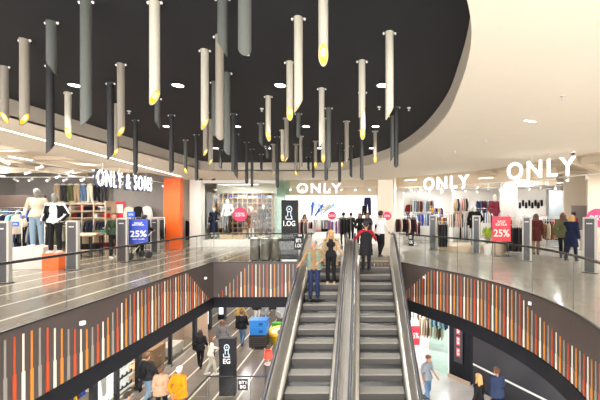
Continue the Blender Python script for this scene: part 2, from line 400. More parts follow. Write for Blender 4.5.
# ---------------------------------------------------------------- escalators
def nose(Y):
    z = -6.6 + .577 * Y
    if Y < 2.75: return LOW
    # soft transitions to the landings
    def smin(a, b, k): h = max(k - abs(a - b), 0) / k; return min(a, b) - h * h * k * .25
    z = smin(z, 0., .35)
    z = -smin(-z, -LOW, .3)
    return z
def escalator(xc, label, steps_label):
    w = .505; t = thing('escalator', label, 'escalator', (xc, 0, 0))
    Ys = [1.2 + .2 * i for i in range(60)]
    Ys = [y for y in Ys if y <= 12.5]
    prof = [(y, nose(y) if y < 11.75 else 0.) for y in Ys]
    # steps
    run = .385
    Y = 11.62; n = 0
    def tread_mat(): return [STEP, mat('step riser', (.085, .08, .075), .6, .15), BLACK]
    while Y > 2.5:
        y1 = Y; y0 = Y - run; z = nose(y0 + .02); zn = nose(y0 - run + .02)
        mb = MB()
        # tread with cleats (fine ribs) and curved ribbed riser
        mb.box((-w + .004, y0 + .012, z - .03), (w - .004, y1, z - .006))
        for k in range(42):
            x = -w + .012 + k * (2 * w - .024) / 41
            mb.box((x - .0055, y0 + .014, z - .006), (x + .0055, y1 - .004, z))
        mb.box((-w + .004, y0, z - .022), (w - .004, y0 + .016, z + .001))
        if z - zn > .03:
            mb.box((-w + .004, y0 + .016, zn - .02), (w - .004, y0 + .03, z - .022), 1)
            for k in range(42):
                x = -w + .012 + k * (2 * w - .024) / 41
                mb.box((x - .0055, y0 + .006, zn + .004), (x + .0055, y0 + .016, z - .022), 1)
        o = mb.build('step', tread_mat(), t)
        Y -= run; n += 1
    # comb plate and landing plate
    MB().box((-w, 11.62, -.02), (w, 11.72, .006)).build('comb_plate', YEL, t)
    MB().box((-w - .1, 11.72, -.02), (w + .1, 12.9, .004)).build('landing_plate', STEP, t, bevel=.003)
    MB().box((-w, 1.0, LOW), (w, 2.52, LOW + .006)).build('landing_plate', STEP, t)
    for s in (-1, 1):
        # skirt, sloped inner steel panel, deck cap and outer cladding as one swept section
        sec = [(.012, -.14), (.012, .10), (.03, .13), (.09, .16), (.125, .80), (.15, .86), (.235, .86), (.25, .80), (.25, -.62), (.18, -.62), (.18, -.14)]
        rs = []
        for y in Ys:
            zn = nose(y) if y < 11.8 else 0.
            if y > 11.6: zn = 0.
            rs.append([(s * (w + a), y, zn + b if (y < 10.9 or b > -.1) else max(zn + b, -.6)) for a, b in sec])
        mb = MB().rings(rs); mb.build('side_panel', STEEL, t, smooth='auto')
        # dark line between step and skirt
        rs = [[(s * (w + a), y, (nose(y) if y < 11.6 else 0) + b) for a, b in ((.0, -.1), (.011, -.1), (.011, .03), (.0, .03))] for y in Ys if y < 11.7]
        MB().rings(rs).build('skirt_brush', BLACK, t)
        # handrail: oval section swept up, round the newel
        hp = [(y, (nose(y) if y < 11.6 else 0) + .93) for y in Ys]
        yb, zb = hp[-1]
        hr = MB(); pts = [(s * (w + .195), y, z) for y, z in hp]
        for k in range(1, 9):
            a = PI / 2 - PI * k / 8
            pts.append((s * (w + .195), yb + .26 * math.cos(a), zb - .26 + .26 * math.sin(a)))
        fy, fz = hp[0]
        pre = []
        for k in range(8, 0, -1):
            a = PI / 2 + PI * k / 8
            pre.append((s * (w + .195), fy + .26 * math.cos(a), fz - .26 + .26 * math.sin(a)))
        hr.tube(pre + pts, .042, 10).build('handrail', RUBBER, t, smooth=True)
        # newel ends closing the steel panel
        nb = MB(); x = s * (w + .195)
        for (yy, zz, sg) in ((yb, zb - .26, 1), (fy, fz - .26, -1)):
            prof2 = [(yy + sg * .21 * math.cos(R(a)), zz + .21 * math.sin(R(a))) for a in range(-90, 91, 15)]
            prof2 = [(yy - sg * .02, zz - .68 + .03)] + [(prof2[0][0], zz - .64)] + prof2 + [(yy - sg * .02, zz + .21)]
            nb.rings([[(x + dx, q[0], q[1]) for q in prof2] for dx in (-.03, .03)])
        nb.build('newel_end', STEEL, t)
    # underside truss cladding
    MB().rings([[(-w - .18, y, nose(y) - .16), (w + .18, y, nose(y) - .16), (w + .18, y, max(nose(y) - .62, LOW if y < 4 else -99) - (0 if y > 4 else .01)), (-w - .18, y, max(nose(y) - .62, LOW if y < 4 else -99) - (0 if y > 4 else .01))] for y in Ys if 3.2 < y < 11.3]).build('truss', BLACK, t)
    return t
escalator(-1.213, 'left escalator carrying the man in the mint vest and the blond woman', 'l')
escalator(.477, 'right escalator carrying the woman in the black coat', 'r')
# centre gap cover between the two escalators
rs = [[(-.3675 + dx, y, (nose(y) if y < 11.6 else 0) + b) for dx, b in ((-.085, .30), (.085, .30), (.085, .74), (.0, .70), (-.085, .74))] for y in [2.4 + .2 * i for i in range(51)]]
tag(MB().rings(rs).build('centre_deck', brushed('satin steel', (.36, .35, .33), .42), smooth='auto'), 'polished steel deck filling the gap between the two escalators', 'escalator deck')

# ---------------------------------------------------------------- hanging tube lamps in the recess
TD = .088
TL = mat('tube cream', (.47, .44, .365), .5); TT = mat('tube taupe', (.25, .22, .18), .5)
TG = mat('tube grey green', (.085, .092, .083), .5); TK = mat('tube dark', (.018, .018, .02), .5)
TI = mat('tube inside', (.5, .45, .35), .6)
# (x, width hint or top y, bottom y, colour, lit, low-tip azimuth in degrees: 0 = right, 90 = away)
T = [(4.5, 66.5, 123, TT, 1, 40), (24.5, 39.5, 125.6, TT, 1, 135), (51.5, 22, 75, TG, 0, -20), (50.3, 65, 154, TK, 0, -160), (86, 1, 126.5, TG, 0, -150),
     (68, 92.4, 138, TL, 1, 60), (121, 64, 137, TT, 1, 140), (110.5, 83, 160, TK, 0, -150), (116, 104, 156, TT, 1, 130), (154.7, 1.5, 105, TL, 1, 140),
     (157.5, 98.6, 129, TG, 0, 0), (135.5, 120, 174.5, TK, 0, -120), (171.5, 115, 172.5, TK, 0, -100), (185.5, 139.7, 174, TG, 1, 60), (196.5, 134.3, 181, TK, 0, -90),
     (204.8, 50, 130, TL, 1, 150), (214.7, 82, 137, TG, 0, -90), (219.6, 36, 141, TT, 0, -80), (222.5, -2, 57, TG, 0, -20), (244.7, -77, 58.5, TG, 0, -90),
     (227, 73, 155.5, TG, 0, -60), (233.5, 114, 172, TK, 0, -90), (236, 134, 178.7, TK, 0, -20), (220.5, 150, 169.5, TK, 0, -90), (210.7, 119.5, 165.5, TT, 1, 150),
     (205.5, 112, 156, TT, 1, 140), (246.7, 142, 184, TK, 0, -90), (260.8, 123, 146.5, TG, 0, -30), (268.2, 96.3, 141, TL, 1, 60), (252, 149, 187, TK, 0, -90),
     (261.3, 154, 170.5, TK, 0, -60), (267.3, 146, 158.5, TG, 0, -90), (273.5, 144, 175.3, TT, 1, 170), (277.2, 136.5, 188, TK, 0, -90), (282.5, 130, 161.3, TL, 1, 80),
     (286.5, 118, 163, TT, 1, 170), (289.8, 62, 120, TL, 1, 90), (298.4, 18, 113, TL, 1, 178), (298.4, 113.5, 138.5, TG, 0, -90), (300.8, 136, 171, TT, 1, 175),
     (296, 144, 175.8, TT, 1, 50), (321.7, 88.5, 147.5, TL, 1, 178), (323.2, 118, 162.3, TL, 1, 90), (328.7, 107.8, 169, TG, 0, -90), (315.5, 141, 168, TT, 1, 90),
     (313.2, 152, 178.5, TK, 0, -100), (308.4, 157, 170.5, TK, 0, -60), (326.2, 131, 181, TK, 0, -90), (339.6, 143, 182.5, TK, 0, -90), (342, 150, 167.5, TK, 1, 90),
     (346.7, 121, 164.5, TT, 1, 178), (351, 146, 177.7, TK, 0, -60), (362, 61, 118, TL, 1, 178), (362.6, 92, 139.3, TL, 1, 90), (361.7, 130, 180.5, TK, 0, -60),
     (375.1, 131, 162.7, TT, 1, 90), (389.5, 32.5, 120, TL, 1, 178), (392.5, 116, 161.5, TG, 0, 180), (396.2, 107, 168, TK, 0, -90), (323.3, -9, 64.5, TL, 1, 90)]
tone = {TL: 'cream', TT: 'taupe', TG: 'grey green', TK: 'near-black'}
def tube_lamp(i, px, ty, by, m, lit, az):
    Y = (ZD - EYE) * F / (213 - ty); x = gx(px, Y); r = TD / 2
    zb = gz(by, Y); L = ZD - zb
    k = 1.9 if az in (90, 80, 60) else 1.55
    az = R(az - 90) + math.atan2(Y, x)
    n = 24
    def ring(rr, z, cut):
        out = []
        for j in range(n):
            a = 2 * PI * j / n
            zz = z + (r * k * (1 - math.cos(a - az)) if cut else 0)
            out.append((rr * math.cos(a), rr * math.sin(a), zz))
        return out
    lab = tone[m] + ' hanging tube lamp' + (' with a glowing cut end' if lit else ' with a dark cut end')
    t = thing('hanging_tube_lamp', lab, 'pendant lamp', (x, Y, zb), 0, 'hanging tubes in the dark ceiling')
    mb = MB(); b = [ring(r, 0, 1), ring(r, L, 0)]; c = [ring(r - .004, 0, 1), ring(r - .004, L, 0)]
    mb.rings([c[1], c[0], b[0], b[1]], cap=False); mb.f += []; o = mb.build('tube', m, t, smooth='auto')
    mb = MB().cyl((0, 0, L - .012), r * 1.12, .012, 24)
    mb.build('collar', TG if m is TK else m, t)
    for s in (-1, 1):
        mb = MB().ell((s * r * 1.45, 0, L - .012), (.012, .012, .016), 8, 6)
        mb.box((min(s * r, s * r * 1.4), -.004, L - .006), (max(s * r, s * r * 1.4), .004, L - .001)).build('fixing_knob', WHITE, t, smooth=True)
    if lit:
        ri = r - .0045
        h = [(ri * math.cos(a), ri * math.sin(a), .012 + r * k * (1 - math.cos(a - az))) for a in [2 * PI * j / n for j in range(n)]]
        h2 = [(p[0], p[1], p[2] + .006) for p in h]
        MB().rings([h, h2]).build('lamp', WARMG, t)
        rc = ri * .62
        h = [(rc * math.cos(a), rc * math.sin(a), .010 + r * k - rc * k * math.cos(a - az)) for a in [2 * PI * j / n for j in range(n)]]
        h2 = [(p[0], p[1], p[2] + .003) for p in h]
        MB().rings([h, h2]).build('lamp_core', WARMC, t)
    return t
for i, a in enumerate(T):
    tube_lamp(i, *a)

# recessed downlights in the charcoal ceiling
def downlight(x, y, z, r, label, group=None, power=None, col=(1, .95, .88)):
    t = thing('ceiling_downlight', label, 'downlight', (x, y, z), 0, group)
    MB().lathe((0, 0, 0), [(r * 1.18, 0), (r * 1.18, -.008), (r, -.012), (r, 0)], 24).build('trim_ring', BLACK if z > ZC + .1 else WHITE, t, smooth='auto')
    MB().lathe((0, 0, 0), [(r * .97, -.002), (r * .97, -.009)], 24).build('lamp', LPANEL, t)
    if power:
        l = bpy.data.lights.new('downlight', 'AREA'); l.shape = 'DISK'; l.size = r * 2; l.energy = power; l.color = col; l.spread = R(100)
        o = bpy.data.objects.new('downlight', l); COL.objects.link(o); o.location = (x, y, z - .02)
    return t
for j, Y in enumerate((5.1, 7.52, 10.05)):
    for i, X in enumerate((-4.42, -2.83, -1.25, .33)):
        downlight(X, Y, ZD, .085, 'round white downlight recessed in the dark ceiling', 'downlights in the dark ceiling', 14)
def sprinkler(x, y, z, label, group):
    mb = MB().cyl((0, 0, -.012), .035, .012, 12); mb.cyl((0, 0, -.05), .008, .04, 8); mb.cyl((0, 0, -.055), .022, .006, 12)
    o = mb.build('ceiling_sprinkler', WHITE if z > ZC + .1 else STEEL, loc=(x, y, z)); tag(o, label, 'sprinkler', group)
for x, y in ((-4.5, 6.4), (-1.88, 6.25), (.34, 6.15), (-1.38, 4.03), (.9, 6.2)):
    sprinkler(x, y, ZD, 'small white sprinkler on the dark ceiling between the tubes', 'sprinklers on the dark ceiling')
for px, py in ((563, 96), (486, 140), (443, 158), (150, 159), (455, 151)):
    Y = (ZC - EYE) * F / (213 - py)
    sprinkler(gx(px, Y), Y, ZC, 'small steel sprinkler on the cream ceiling', 'sprinklers on the cream ceiling')
# dome camera and slim light on the right
Y = (ZC - EYE) * F / (213 - 152)
mb = MB().cyl((0, 0, -.03), .06, .03, 20); mb.ell((0, 0, -.035), (.05, .05, .045), 16, 8, 1)
tag(mb.build('ceiling_dome_camera', [WHITE, BLACK], loc=(gx(573, Y), Y, ZC), smooth='auto'), 'small dome camera on the cream ceiling above the right shop sign', 'camera')
Y = (ZC - EYE) * F / (213 - 121)
t = thing('ceiling_light', 'short slim light recessed in the cream ceiling at the right', 'ceiling light', (gx(530, Y), Y, ZC), R(25))
MB().box((-.14, -.03, -.006), (.14, .03, 0)).build('frame', WHITE, t); MB().box((-.125, -.02, -.009), (.125, .02, -.006)).build('diffuser', LPANEL, t)
# long light line along the left
a = Vector((-7.0, 6.2, 0)); b = Vector((-8.15, 14.9, 0)); d = (b - a)
t = thing('ceiling_light_line', 'long thin light line recessed in the cream ceiling at the left', 'light line', (a.x - .0, a.y, ZC), math.atan2(d.y, d.x))
a0 = -3.2
MB().box((a0, -.045, -.004), (d.length, .045, 0)).build('frame', WHITE, t); MB().box((a0, -.03, -.008), (d.length - .02, .03, -.004)).build('diffuser', LPANEL, t)
# two little black spots at the back of the plaster ceiling
for px, py in ((201, 181), (214, 179.5)):
    Y = 15.6; mb = MB().cyl((0, 0, -.05), .012, .05, 8)
    mb.tube([(-.09, -.05, -.09), (.07, .0, -.055)], .035, 12)
    tag(mb.build('ceiling_spotlight', BLACK, loc=(gx(px, Y), Y, ZC)), 'small black spot under the cream ceiling over the display window', 'spotlight', 'black spots over the display window')
# ---------------------------------------------------------------- people and mannequins
SKIN = mat('skin', (.50, .27, .18), .55); SKIN2 = mat('skin tanned', (.42, .23, .15), .55)
HB = mat('hair dark', (.02, .013, .01), .5); HBR = mat('hair brown', (.12, .05, .022), .5); HBL = mat('hair blond', (.55, .33, .13), .5); HGR = mat('hair grey', (.34, .32, .30), .7); HWH = mat('hair white', (.8, .78, .74), .6)
EYE_M = mat('eye dark', (.02, .015, .01), .3); LIP_M = mat('lip', (.42, .13, .11), .5); SHOE = mat('shoe black', (.015, .015, .015), .4); SHOEW = mat('shoe white', (.75, .74, .72), .5)
DEF = dict(pelvis=(0, 0, .95), waist=(0, 0, 1.1), chest=(0, 0, 1.29), neck=(0, .005, 1.47), head=(0, -.015, 1.63),
           sh=(.18, 0, 1.415), el=(.235, .03, 1.14), wr=(.245, -.06, .90), hip=(.09, 0, .93), kn=(.10, -.015, .50), an=(.105, .02, .09))
def person(name, label, loc, yaw=0., H=1.75, pose=None, skin=SKIN, top=None, sleeve=True, bottom=None, shoes=SHOE, hair=None, long_hair=0,
           coat=None, coat_hem=None, vest=None, group=None, female=False, face=True, hands=True, cat='person', wide=1., top_hem=.9, skirt=None, extra=None, headless=False):
    """figure faces -Y at yaw 0; pose keys are joints, with L/R for a side (L is +x)"""
    s = H / 1.75; J = {}
    pose = pose or {}
    for k, v in DEF.items():
        if k in ('sh', 'el', 'wr', 'hip', 'kn', 'an'):
            for sd, g in (('L', 1), ('R', -1)):
                q = pose.get(k + sd)
                J[k + sd] = Vector(q if q else (g * v[0], v[1], v[2])) * s
        else: J[k] = Vector(pose.get(k, v)) * s
    lo = min(J['anL'].z, J['anR'].z) - .09 * s
    t = thing(name, label, cat, loc, R(yaw), group)
    fw = .94 if female else 1.
    hs = s * 1.13
    def torso(mb, g, lo_hem=None, w=1.):
        P, W, C, N = J['pelvis'], J['waist'], J['chest'], J['neck']
        mb.ell(P, ((.155 + g) * s * w, (.11 + g) * s, (.12 + g) * s)); mb.ell(W, ((.13 * fw + g) * s * w, (.095 + g) * s, (.15 + g) * s))
        mb.ell((P + W) / 2, ((.14 * fw + g) * s * w, (.10 + g) * s, (.12 + g) * s))
        mb.ell(C, ((.165 * fw + g) * s * w, (.108 + g) * s, (.17 + g) * s))
        for sd in 'LR': mb.capsule(J['sh' + sd], N - Vector((0, 0, .045 * s)), (.052 + g) * s, (.05 + g) * s)
    def arm(mb, sd, g, to=1.):
        a, e, w_ = J['sh' + sd], J['el' + sd], J['wr' + sd]
        mb.capsule(a, e, (.052 + g) * s, (.040 + g) * s); w2 = e + (w_ - e) * to
        mb.capsule(e, w2, (.040 + g) * s, (.028 + g * (1.1)) * s)
    def leg(mb, sd, g, to=1.):
        h, k, a = J['hip' + sd], J['kn' + sd], J['an' + sd]
        mb.capsule(h, k, (.082 + g) * s, (.055 + g) * s); a2 = k + (a - k) * to; mb.capsule(k, a2, (.055 + g) * s, (.038 + g * 1.2) * s)
    # body: one fused surface
    mb = MB(); torso(mb, -.006)
    N, Hd = J['neck'], J['head']
    up = (Hd - N).normalized()
    mb.capsule(N - up * .05 * s, Hd - up * .03 * s, .05 * s, .046 * s)
    if not headless:
        mb.ell(Hd + up * .022 * hs, (.073 * hs, .092 * hs, .095 * hs)); mb.ell(Hd + Vector((0, -.022 * hs, -.055 * hs)), (.052 * hs, .062 * hs, .058 * hs))
        mb.capsule(Hd + Vector((0, -.088 * hs, .012 * hs)), Hd + Vector((0, -.107 * hs, -.018 * hs)), .009 * hs, .015 * hs)
        for g in (-1, 1): mb.ell(Hd + Vector((g * .076 * hs, .006 * hs, -.002 * hs)), (.012 * hs, .02 * hs, .03 * hs))
    for sd in 'LR':
        g = 1 if sd == 'L' else -1
        arm(mb, sd, 0); leg(mb, sd, 0)
        a = J['an' + sd]; mb.capsule(a, a + Vector((0, .03 * s, -.05 * s)), .036 * s, .034 * s); mb.capsule(a + Vector((0, .02, -.055)) * s, a + Vector((.01 * g, -.14, -.068)) * s, .032 * s, .022 * s)
        if hands:
            w_, e = J['wr' + sd], J['el' + sd]; d = (w_ - e).normalized()
            pal = w_ + d * .055 * s; side = Vector((0, 1, 0)) - d * d.y
            side = side.normalized() if side.length > .2 else Vector((1, 0, 0)); nm = d.cross(side)
            mb.capsule(w_, pal, .026 * s, .031 * s); mb.ell(pal, (.026 * s, .04 * s, .04 * s), R3=None)
            for f, (o_, L) in enumerate(((-.028, .055), (-.0095, .068), (.0095, .063), (.028, .048))):
                b0 = pal + side * o_ * s + d * .02 * s; b1 = b0 + d * L * .6 * s; b2 = b1 + (d + nm * .6 * g).normalized() * L * .55 * s
                mb.capsule(b0, b1, .0095 * s, .0088 * s, 8); mb.capsule(b1, b2, .0088 * s, .0075 * s, 8)
            b0 = pal - side * .03 * s - d * .02 * s; b1 = b0 + (d * .8 - side * .6).normalized() * .045 * s
            mb.capsule(b0, b1, .012 * s, .0095 * s, 8); mb.capsule(b1, b1 + d * .028 * s, .0095 * s, .008 * s, 8)
    b = remesh(mb.build('body', skin, t), .0105 * s, 2)
    if face and not headless:
        mb = MB()
        for g in (-1, 1): mb.ell(Hd + Vector((g * .030 * hs, -.0865 * hs, .018 * hs)), (.012 * hs, .007 * hs, .006 * hs), 8, 6)
        mb.build('eyes', EYE_M, t, smooth=True)
        MB().ell(Hd + Vector((0, -.087 * hs, -.052 * hs)), (.022 * hs, .008 * hs, .006 * hs), 8, 6).build('mouth', LIP_M, t, smooth=True)
        mb = MB()
        if hair:
            for g in (-1, 1): mb.tube([Hd + Vector((g * .016, -.090, .036)) * hs, Hd + Vector((g * .045, -.078, .037)) * hs], .004 * hs, 6)
            mb.build('eyebrows', hair, t)
    if bottom:
        mb = MB(); P = J['pelvis']
        mb.ell(P, (.17 * s * fw, .122 * s, .13 * s)); mb.ell(P + Vector((0, 0, .08 * s)), (.155 * s * fw, .112 * s, .08 * s))
        for sd in 'LR': leg(mb, sd, .018, .97)
        remesh(mb.build('trousers', bottom, t), .015 * s)
    def hemmed(mb, hem, g, w=1.):
        W = J['waist']; P = J['pelvis']
        fs = (J['knL'] + J['knR']) / 2
        rs = []
        for k in range(6):
            f = k / 5; z = W.z + (hem * s - W.z) * f
            c = W.lerp(P, min(1, f * 2)); 
            if f > .5: c = P.lerp(fs, (P.z - z) / max(.05, P.z - fs.z) if z < P.z else 0)
            rx = (.145 * fw + g + .05 * f) * s * w; ry = (.10 + g + .05 * f) * s
            rs.append([(c.x + rx * math.cos(2 * PI * i / 16), c.y + ry * math.sin(2 * PI * i / 16), z) for i in range(16)])
        mb.rings(rs)
    if top:
        mb = MB(); torso(mb, .012, w=wide)
        if sleeve is not None:
            for sd in 'LR': arm(mb, sd, .014, .96 if sleeve is True else sleeve)
        hemmed(mb, top_hem, .018, wide)
        remesh(mb.build('top', top, t), .015 * s)
    if vest:
        mb = MB(); rs = []
        for z, w_ in ((1.43, .125), (1.38, .185), (1.28, .20), (1.15, .195), (1.0, .20), (.86, .21)):
            ring = [(w_ * math.sin(R(a)), .005 + (w_ * .74) * math.cos(R(a)), z) for a in range(-152, 153, 8)]
            inn = [(p[0] * .8, .005 + (p[1] - .005) * .8, z) for p in ring[::-1]]
            rs.append([(p[0] * s, p[1] * s, p[2] * s) for p in ring + inn])
        mb.rings(rs); o = remesh(mb.build('vest', vest, t), .014 * s, 2)
        mb = MB()
        for k in range(8):
            z = .89 + k * .065; w_ = .205
            mb.tube([(w_ * math.sin(R(a)) * s, (.005 + w_ * .74 * math.cos(R(a))) * s, z * s) for a in range(-150, 151, 12)], .021 * s, 8)
        mb.build('quilting', vest, o, smooth=True)
    if coat:
        mb = MB(); torso(mb, .036, w=wide)
        for sd in 'LR': arm(mb, sd, .03, .97)
        hemmed(mb, coat_hem or .8, .05, wide)
        remesh(mb.build('coat', coat, t), .017 * s)
    if skirt:
        mb = MB(); hemmed(mb, skirt[1], .03); remesh(mb.build('skirt', skirt[0], t), .017 * s)
    if shoes:
        for sd in 'LR':
            g = 1 if sd == 'L' else -1; a = J['an' + sd]; mb = MB()
            mb.capsule(a + Vector((0, .035, -.055)) * s, a + Vector((.012 * g, -.15, -.062)) * s, .042 * s, .034 * s)
            mb.capsule(a, a + Vector((0, .03, -.05)) * s, .045 * s, .044 * s)
            mb.box(a + Vector((-.042, -.185, -.092)) * s, a + Vector((.042, .075, -.07)) * s)
            remesh(mb.build('shoe', shoes, t), .011 * s, 2)
    if hair and not headless:
        mb = MB(); c = Hd + up * .022 * hs
        mb.ell(c + Vector((0, .018, .016)) * hs, (.084 * hs, .094 * hs, .094 * hs))
        mb.ell(c + Vector((0, -.02, .05)) * hs, (.078 * hs, .078 * hs, .055 * hs))
        if long_hair:
            for g in (-1, 0, 1):
                mb.capsule(c + Vector((g * .055, .045, 0)) * hs, c + Vector((g * .075, .062, -.12 - long_hair)) * hs, .04 * hs, .032 * hs)
            for g in (-1, 1): mb.capsule(c + Vector((g * .074, -.01, 0)) * hs, c + Vector((g * .095, -.02, -.10 - long_hair * .9)) * hs, .026 * hs, .022 * hs)
        remesh(mb.build('hair', hair, t), .011 * hs, 2)
    t['_J'] = 0; del t['_J']
    return t, J, s

WALK = dict(knL=(.10, -.14, .52), anL=(.10, -.20, .10), knR=(-.10, -.02, .50), anR=(-.10, .24, .16), elL=(.24, .10, 1.16), wrL=(.25, .06, .93), elR=(-.24, -.06, 1.16), wrR=(-.25, -.22, .98))
WALK2 = dict(knR=(-.10, -.12, .52), anR=(-.10, -.18, .10), knL=(.10, -.0, .50), anL=(.10, .2, .13))

# -- escalator riders
t, J, s = person('person', 'grey-haired man in a mint quilted vest and jeans riding the left escalator', (gx(314, 10.02), 10.02, nose(10.02) + .0), 4, 1.80,
    dict(head=(.0, -.06, 1.62), elR=(-.30, -.05, 1.17), wrR=(-.40, -.24, 1.05), elL=(.26, .03, 1.16), wrL=(.13, -.16, 1.08)),
    SKIN, top=fab('tan', (.27, .17, .09)), bottom=fab('dark jeans', (.016, .026, .075)), hair=HGR, vest=fab('mint', (.22, .31, .25)), wide=.97, shoes=SHOE)
t.location.z = nose(9.86) + .005
t, J, s = person('person', 'blond woman in an open camel coat and black clothes on the left escalator', (gx(331, 10.62), 10.62, 0), 0, 1.70,
    dict(elL=(.27, -.02, 1.15), wrL=(.36, -.18, 1.03)), SKIN, top=fab('black', (.012, .012, .014)), bottom=fab('black', (.012, .012, .014)), hair=HBL, long_hair=.12, shoes=mat('shoe tan', (.55, .33, .2), .5), female=True, sleeve=None)
t.location.z = nose(10.46) + .005
mb = MB()   # open coat: two front panels, back and sleeves
C = fab('camel', (.36, .26, .15))
for g in (-1, 1):
    sx = g
    mb.capsule(Vector((g * .17, .02, 1.38)), Vector((g * .24, .03, 1.12)), .080, .070); 
    mb.capsule(Vector((g * .24, .03, 1.12)), Vector((.345, -.16, 1.02)) if g > 0 else Vector((-.245, -.06, .90)), .062, .05)
    mb.capsule(Vector((g * .16, .0, 1.36)), Vector((g * .06, .02, 1.40)), .065, .06)
for (z0, z1) in ((1.38, 1.1), (1.1, .62)):
    pass
rs = []
for z, w_ in ((1.43, .11), (1.38, .17), (1.2, .17), (1.0, .185), (.8, .21), (.58, .24)):
    ring = [(w_ * math.sin(R(a)), .03 + .125 * math.cos(R(a)) + (.02 if z < 1 else 0), z) for a in range(-152, 153, 8)]
    inn = [(p[0] * .88, .03 + (p[1] - .03) * .86, z) for p in ring[::-1]]
    rs.append(ring + inn)
mb.rings(rs)
remesh(mb.build('coat', C, t), .014)
t, J, s = person('person', 'woman in a long black padded coat with dark red sleeves seen from behind', (gx(366, 10.95), 10.95, 0), 180, 1.64,
    dict(elR=(-.32, -.02, 1.20), wrR=(-.36, -.24, 1.1), elL=(.33, -.0, 1.2), wrL=(.42, -.20, 1.12)), SKIN, top=fab('dark red', (.28, .012, .02)), bottom=fab('black', (.012, .012, .014)), hair=HB, long_hair=.0, vest=None, female=True, face=False, wide=1.15)
mb = MB(); rs = []
for z, rx, ry in ((1.42, .13, .1), (1.34, .185, .135), (1.2, .195, .15), (1.0, .20, .16), (.8, .225, .18), (.62, .24, .19)):
    for dz, k in ((.0, .96), (-.04, 1.03)):
        rs.append([(rx * k * math.cos(2 * PI * i / 20), ry * k * math.sin(2 * PI * i / 20), (z + dz) * .94) for i in range(20)])
mb.rings(rs).build('padded_coat', fab('black', (.012, .012, .014)), t, smooth=True)
t.location.z = nose(11.0) + .02
# -- landing
t, J, s = person('person', 'dark-haired man in a white shirt and black trousers stepping off the right escalator', (gx(380, 12.5), 12.5, .01), 150, 1.78,
    dict(WALK, head=(.02, -.1, 1.61), neck=(0, -.05, 1.47), chest=(0, -.03, 1.29)), SKIN2, top=fab('white', (.78, .78, .8)), bottom=fab('black', (.012, .012, .014)), hair=HB, face=False)
# -- couple at the right
t, J, s = person('person', 'person in a long navy coat reaching towards the tall grey gate', (gx(571, 11.6), 11.6, 0), 125, 1.64,
    dict(WALK2, elL=(.2, -.28, 1.22), wrL=(.16, -.52, 1.12), head=(0, -.05, 1.6)), SKIN, top=fab('navy', (.010, .016, .045)), coat=fab('navy', (.010, .016, .045)), coat_hem=.55, bottom=fab('navy dark', (.01, .014, .03)), hair=HBL, long_hair=.05, female=True, face=False)
t, J, s = person('person', 'person in an olive jacket walking beside the long navy coat', (gx(563, 12.3), 12.3, 0), 140, 1.70,
    WALK, SKIN, top=fab('olive', (.12, .12, .06)), coat=fab('olive', (.12, .12, .06)), coat_hem=.8, bottom=fab('black', (.012, .012, .014)), hair=HBR, long_hair=.08, female=True, face=False)
t, J, s = person('person', 'shopper in a dark red coat walking away behind the third grey gate', (gx(536, 13.4), 13.4, 0), 160, 1.66,
    WALK2, SKIN, top=fab('dark red', (.20, .012, .02)), coat=fab('maroon', (.09, .02, .018)), coat_hem=.6, bottom=fab('taupe', (.25, .17, .12)), hair=HBR, long_hair=.05, female=True, face=False)
# -- stroller pusher at the left shop
t, J, s = person('person', 'person in black bending over a pushchair behind the blue poster', (gx(140, 13.3), 13.3, 0), 170, 1.72,
    dict(head=(0, -.22, 1.52), neck=(0, -.13, 1.40), chest=(0, -.08, 1.24), shL=(.18, -.1, 1.34), shR=(-.18, -.1, 1.34), elL=(.22, -.2, 1.1), wrL=(.2, -.42, 1.02), elR=(-.22, -.2, 1.1), wrR=(-.2, -.42, 1.02)),
    SKIN, top=fab('black', (.012, .012, .014)), coat=fab('black', (.012, .012, .014)), coat_hem=.75, bottom=fab('black', (.012, .012, .014)), hair=HB, face=False)
t, J, s = person('person', 'person in a dark green jacket standing by the second grey gate of the menswear shop', (gx(114, 12.6), 12.6, 0), 60, 1.70,
    None, SKIN, top=fab('dark green', (.03, .05, .03)), bottom=fab('black', (.012, .012, .014)), shoes=SHOEW, hair=HBR, face=False)
# -- shoppers in the rear shop
for px, Y, yaw, H, lab, c, hr, lh in ((343.5, 17.6, 180, 1.72, 'dark-haired shopper in black at the racks below the blue figures poster', (.012, .012, .014), HB, 0),
        (360, 17.9, 10, 1.68, 'brown-haired shopper in black near the hanging jeans display', (.02, .02, .02), HBR, .06), (367.5, 17.3, -20, 1.70, 'shopper with auburn hair in front of the jeans display', (.06, .06, .08), HBR, .1),
        (351, 18.6, 170, 1.72, 'tall shopper in charcoal facing away in the middle of the rear shop', (.05, .05, .055), HB, 0),
        (304.5, 18.3, 30, 1.62, 'shopper in a coral top at the left end of the rear shop', (.6, .2, .16), HB, .05)):
    person('person', lab, (gx(px, Y), Y, 0), yaw, H, None, SKIN, top=fab('c%s' % (c,), c), bottom=fab('black', (.012, .012, .014)), hair=hr, long_hair=lh, female=lh > 0, face=False)
person('person', 'shopper with dark hair at the counter in front of the dark doorway', (gx(574, 17.2), 17.2, 0), 200, 1.72, None, SKIN, top=fab('red', (.6, .03, .03)), bottom=fab('black', (.012, .012, .014)), hair=HB, face=False)

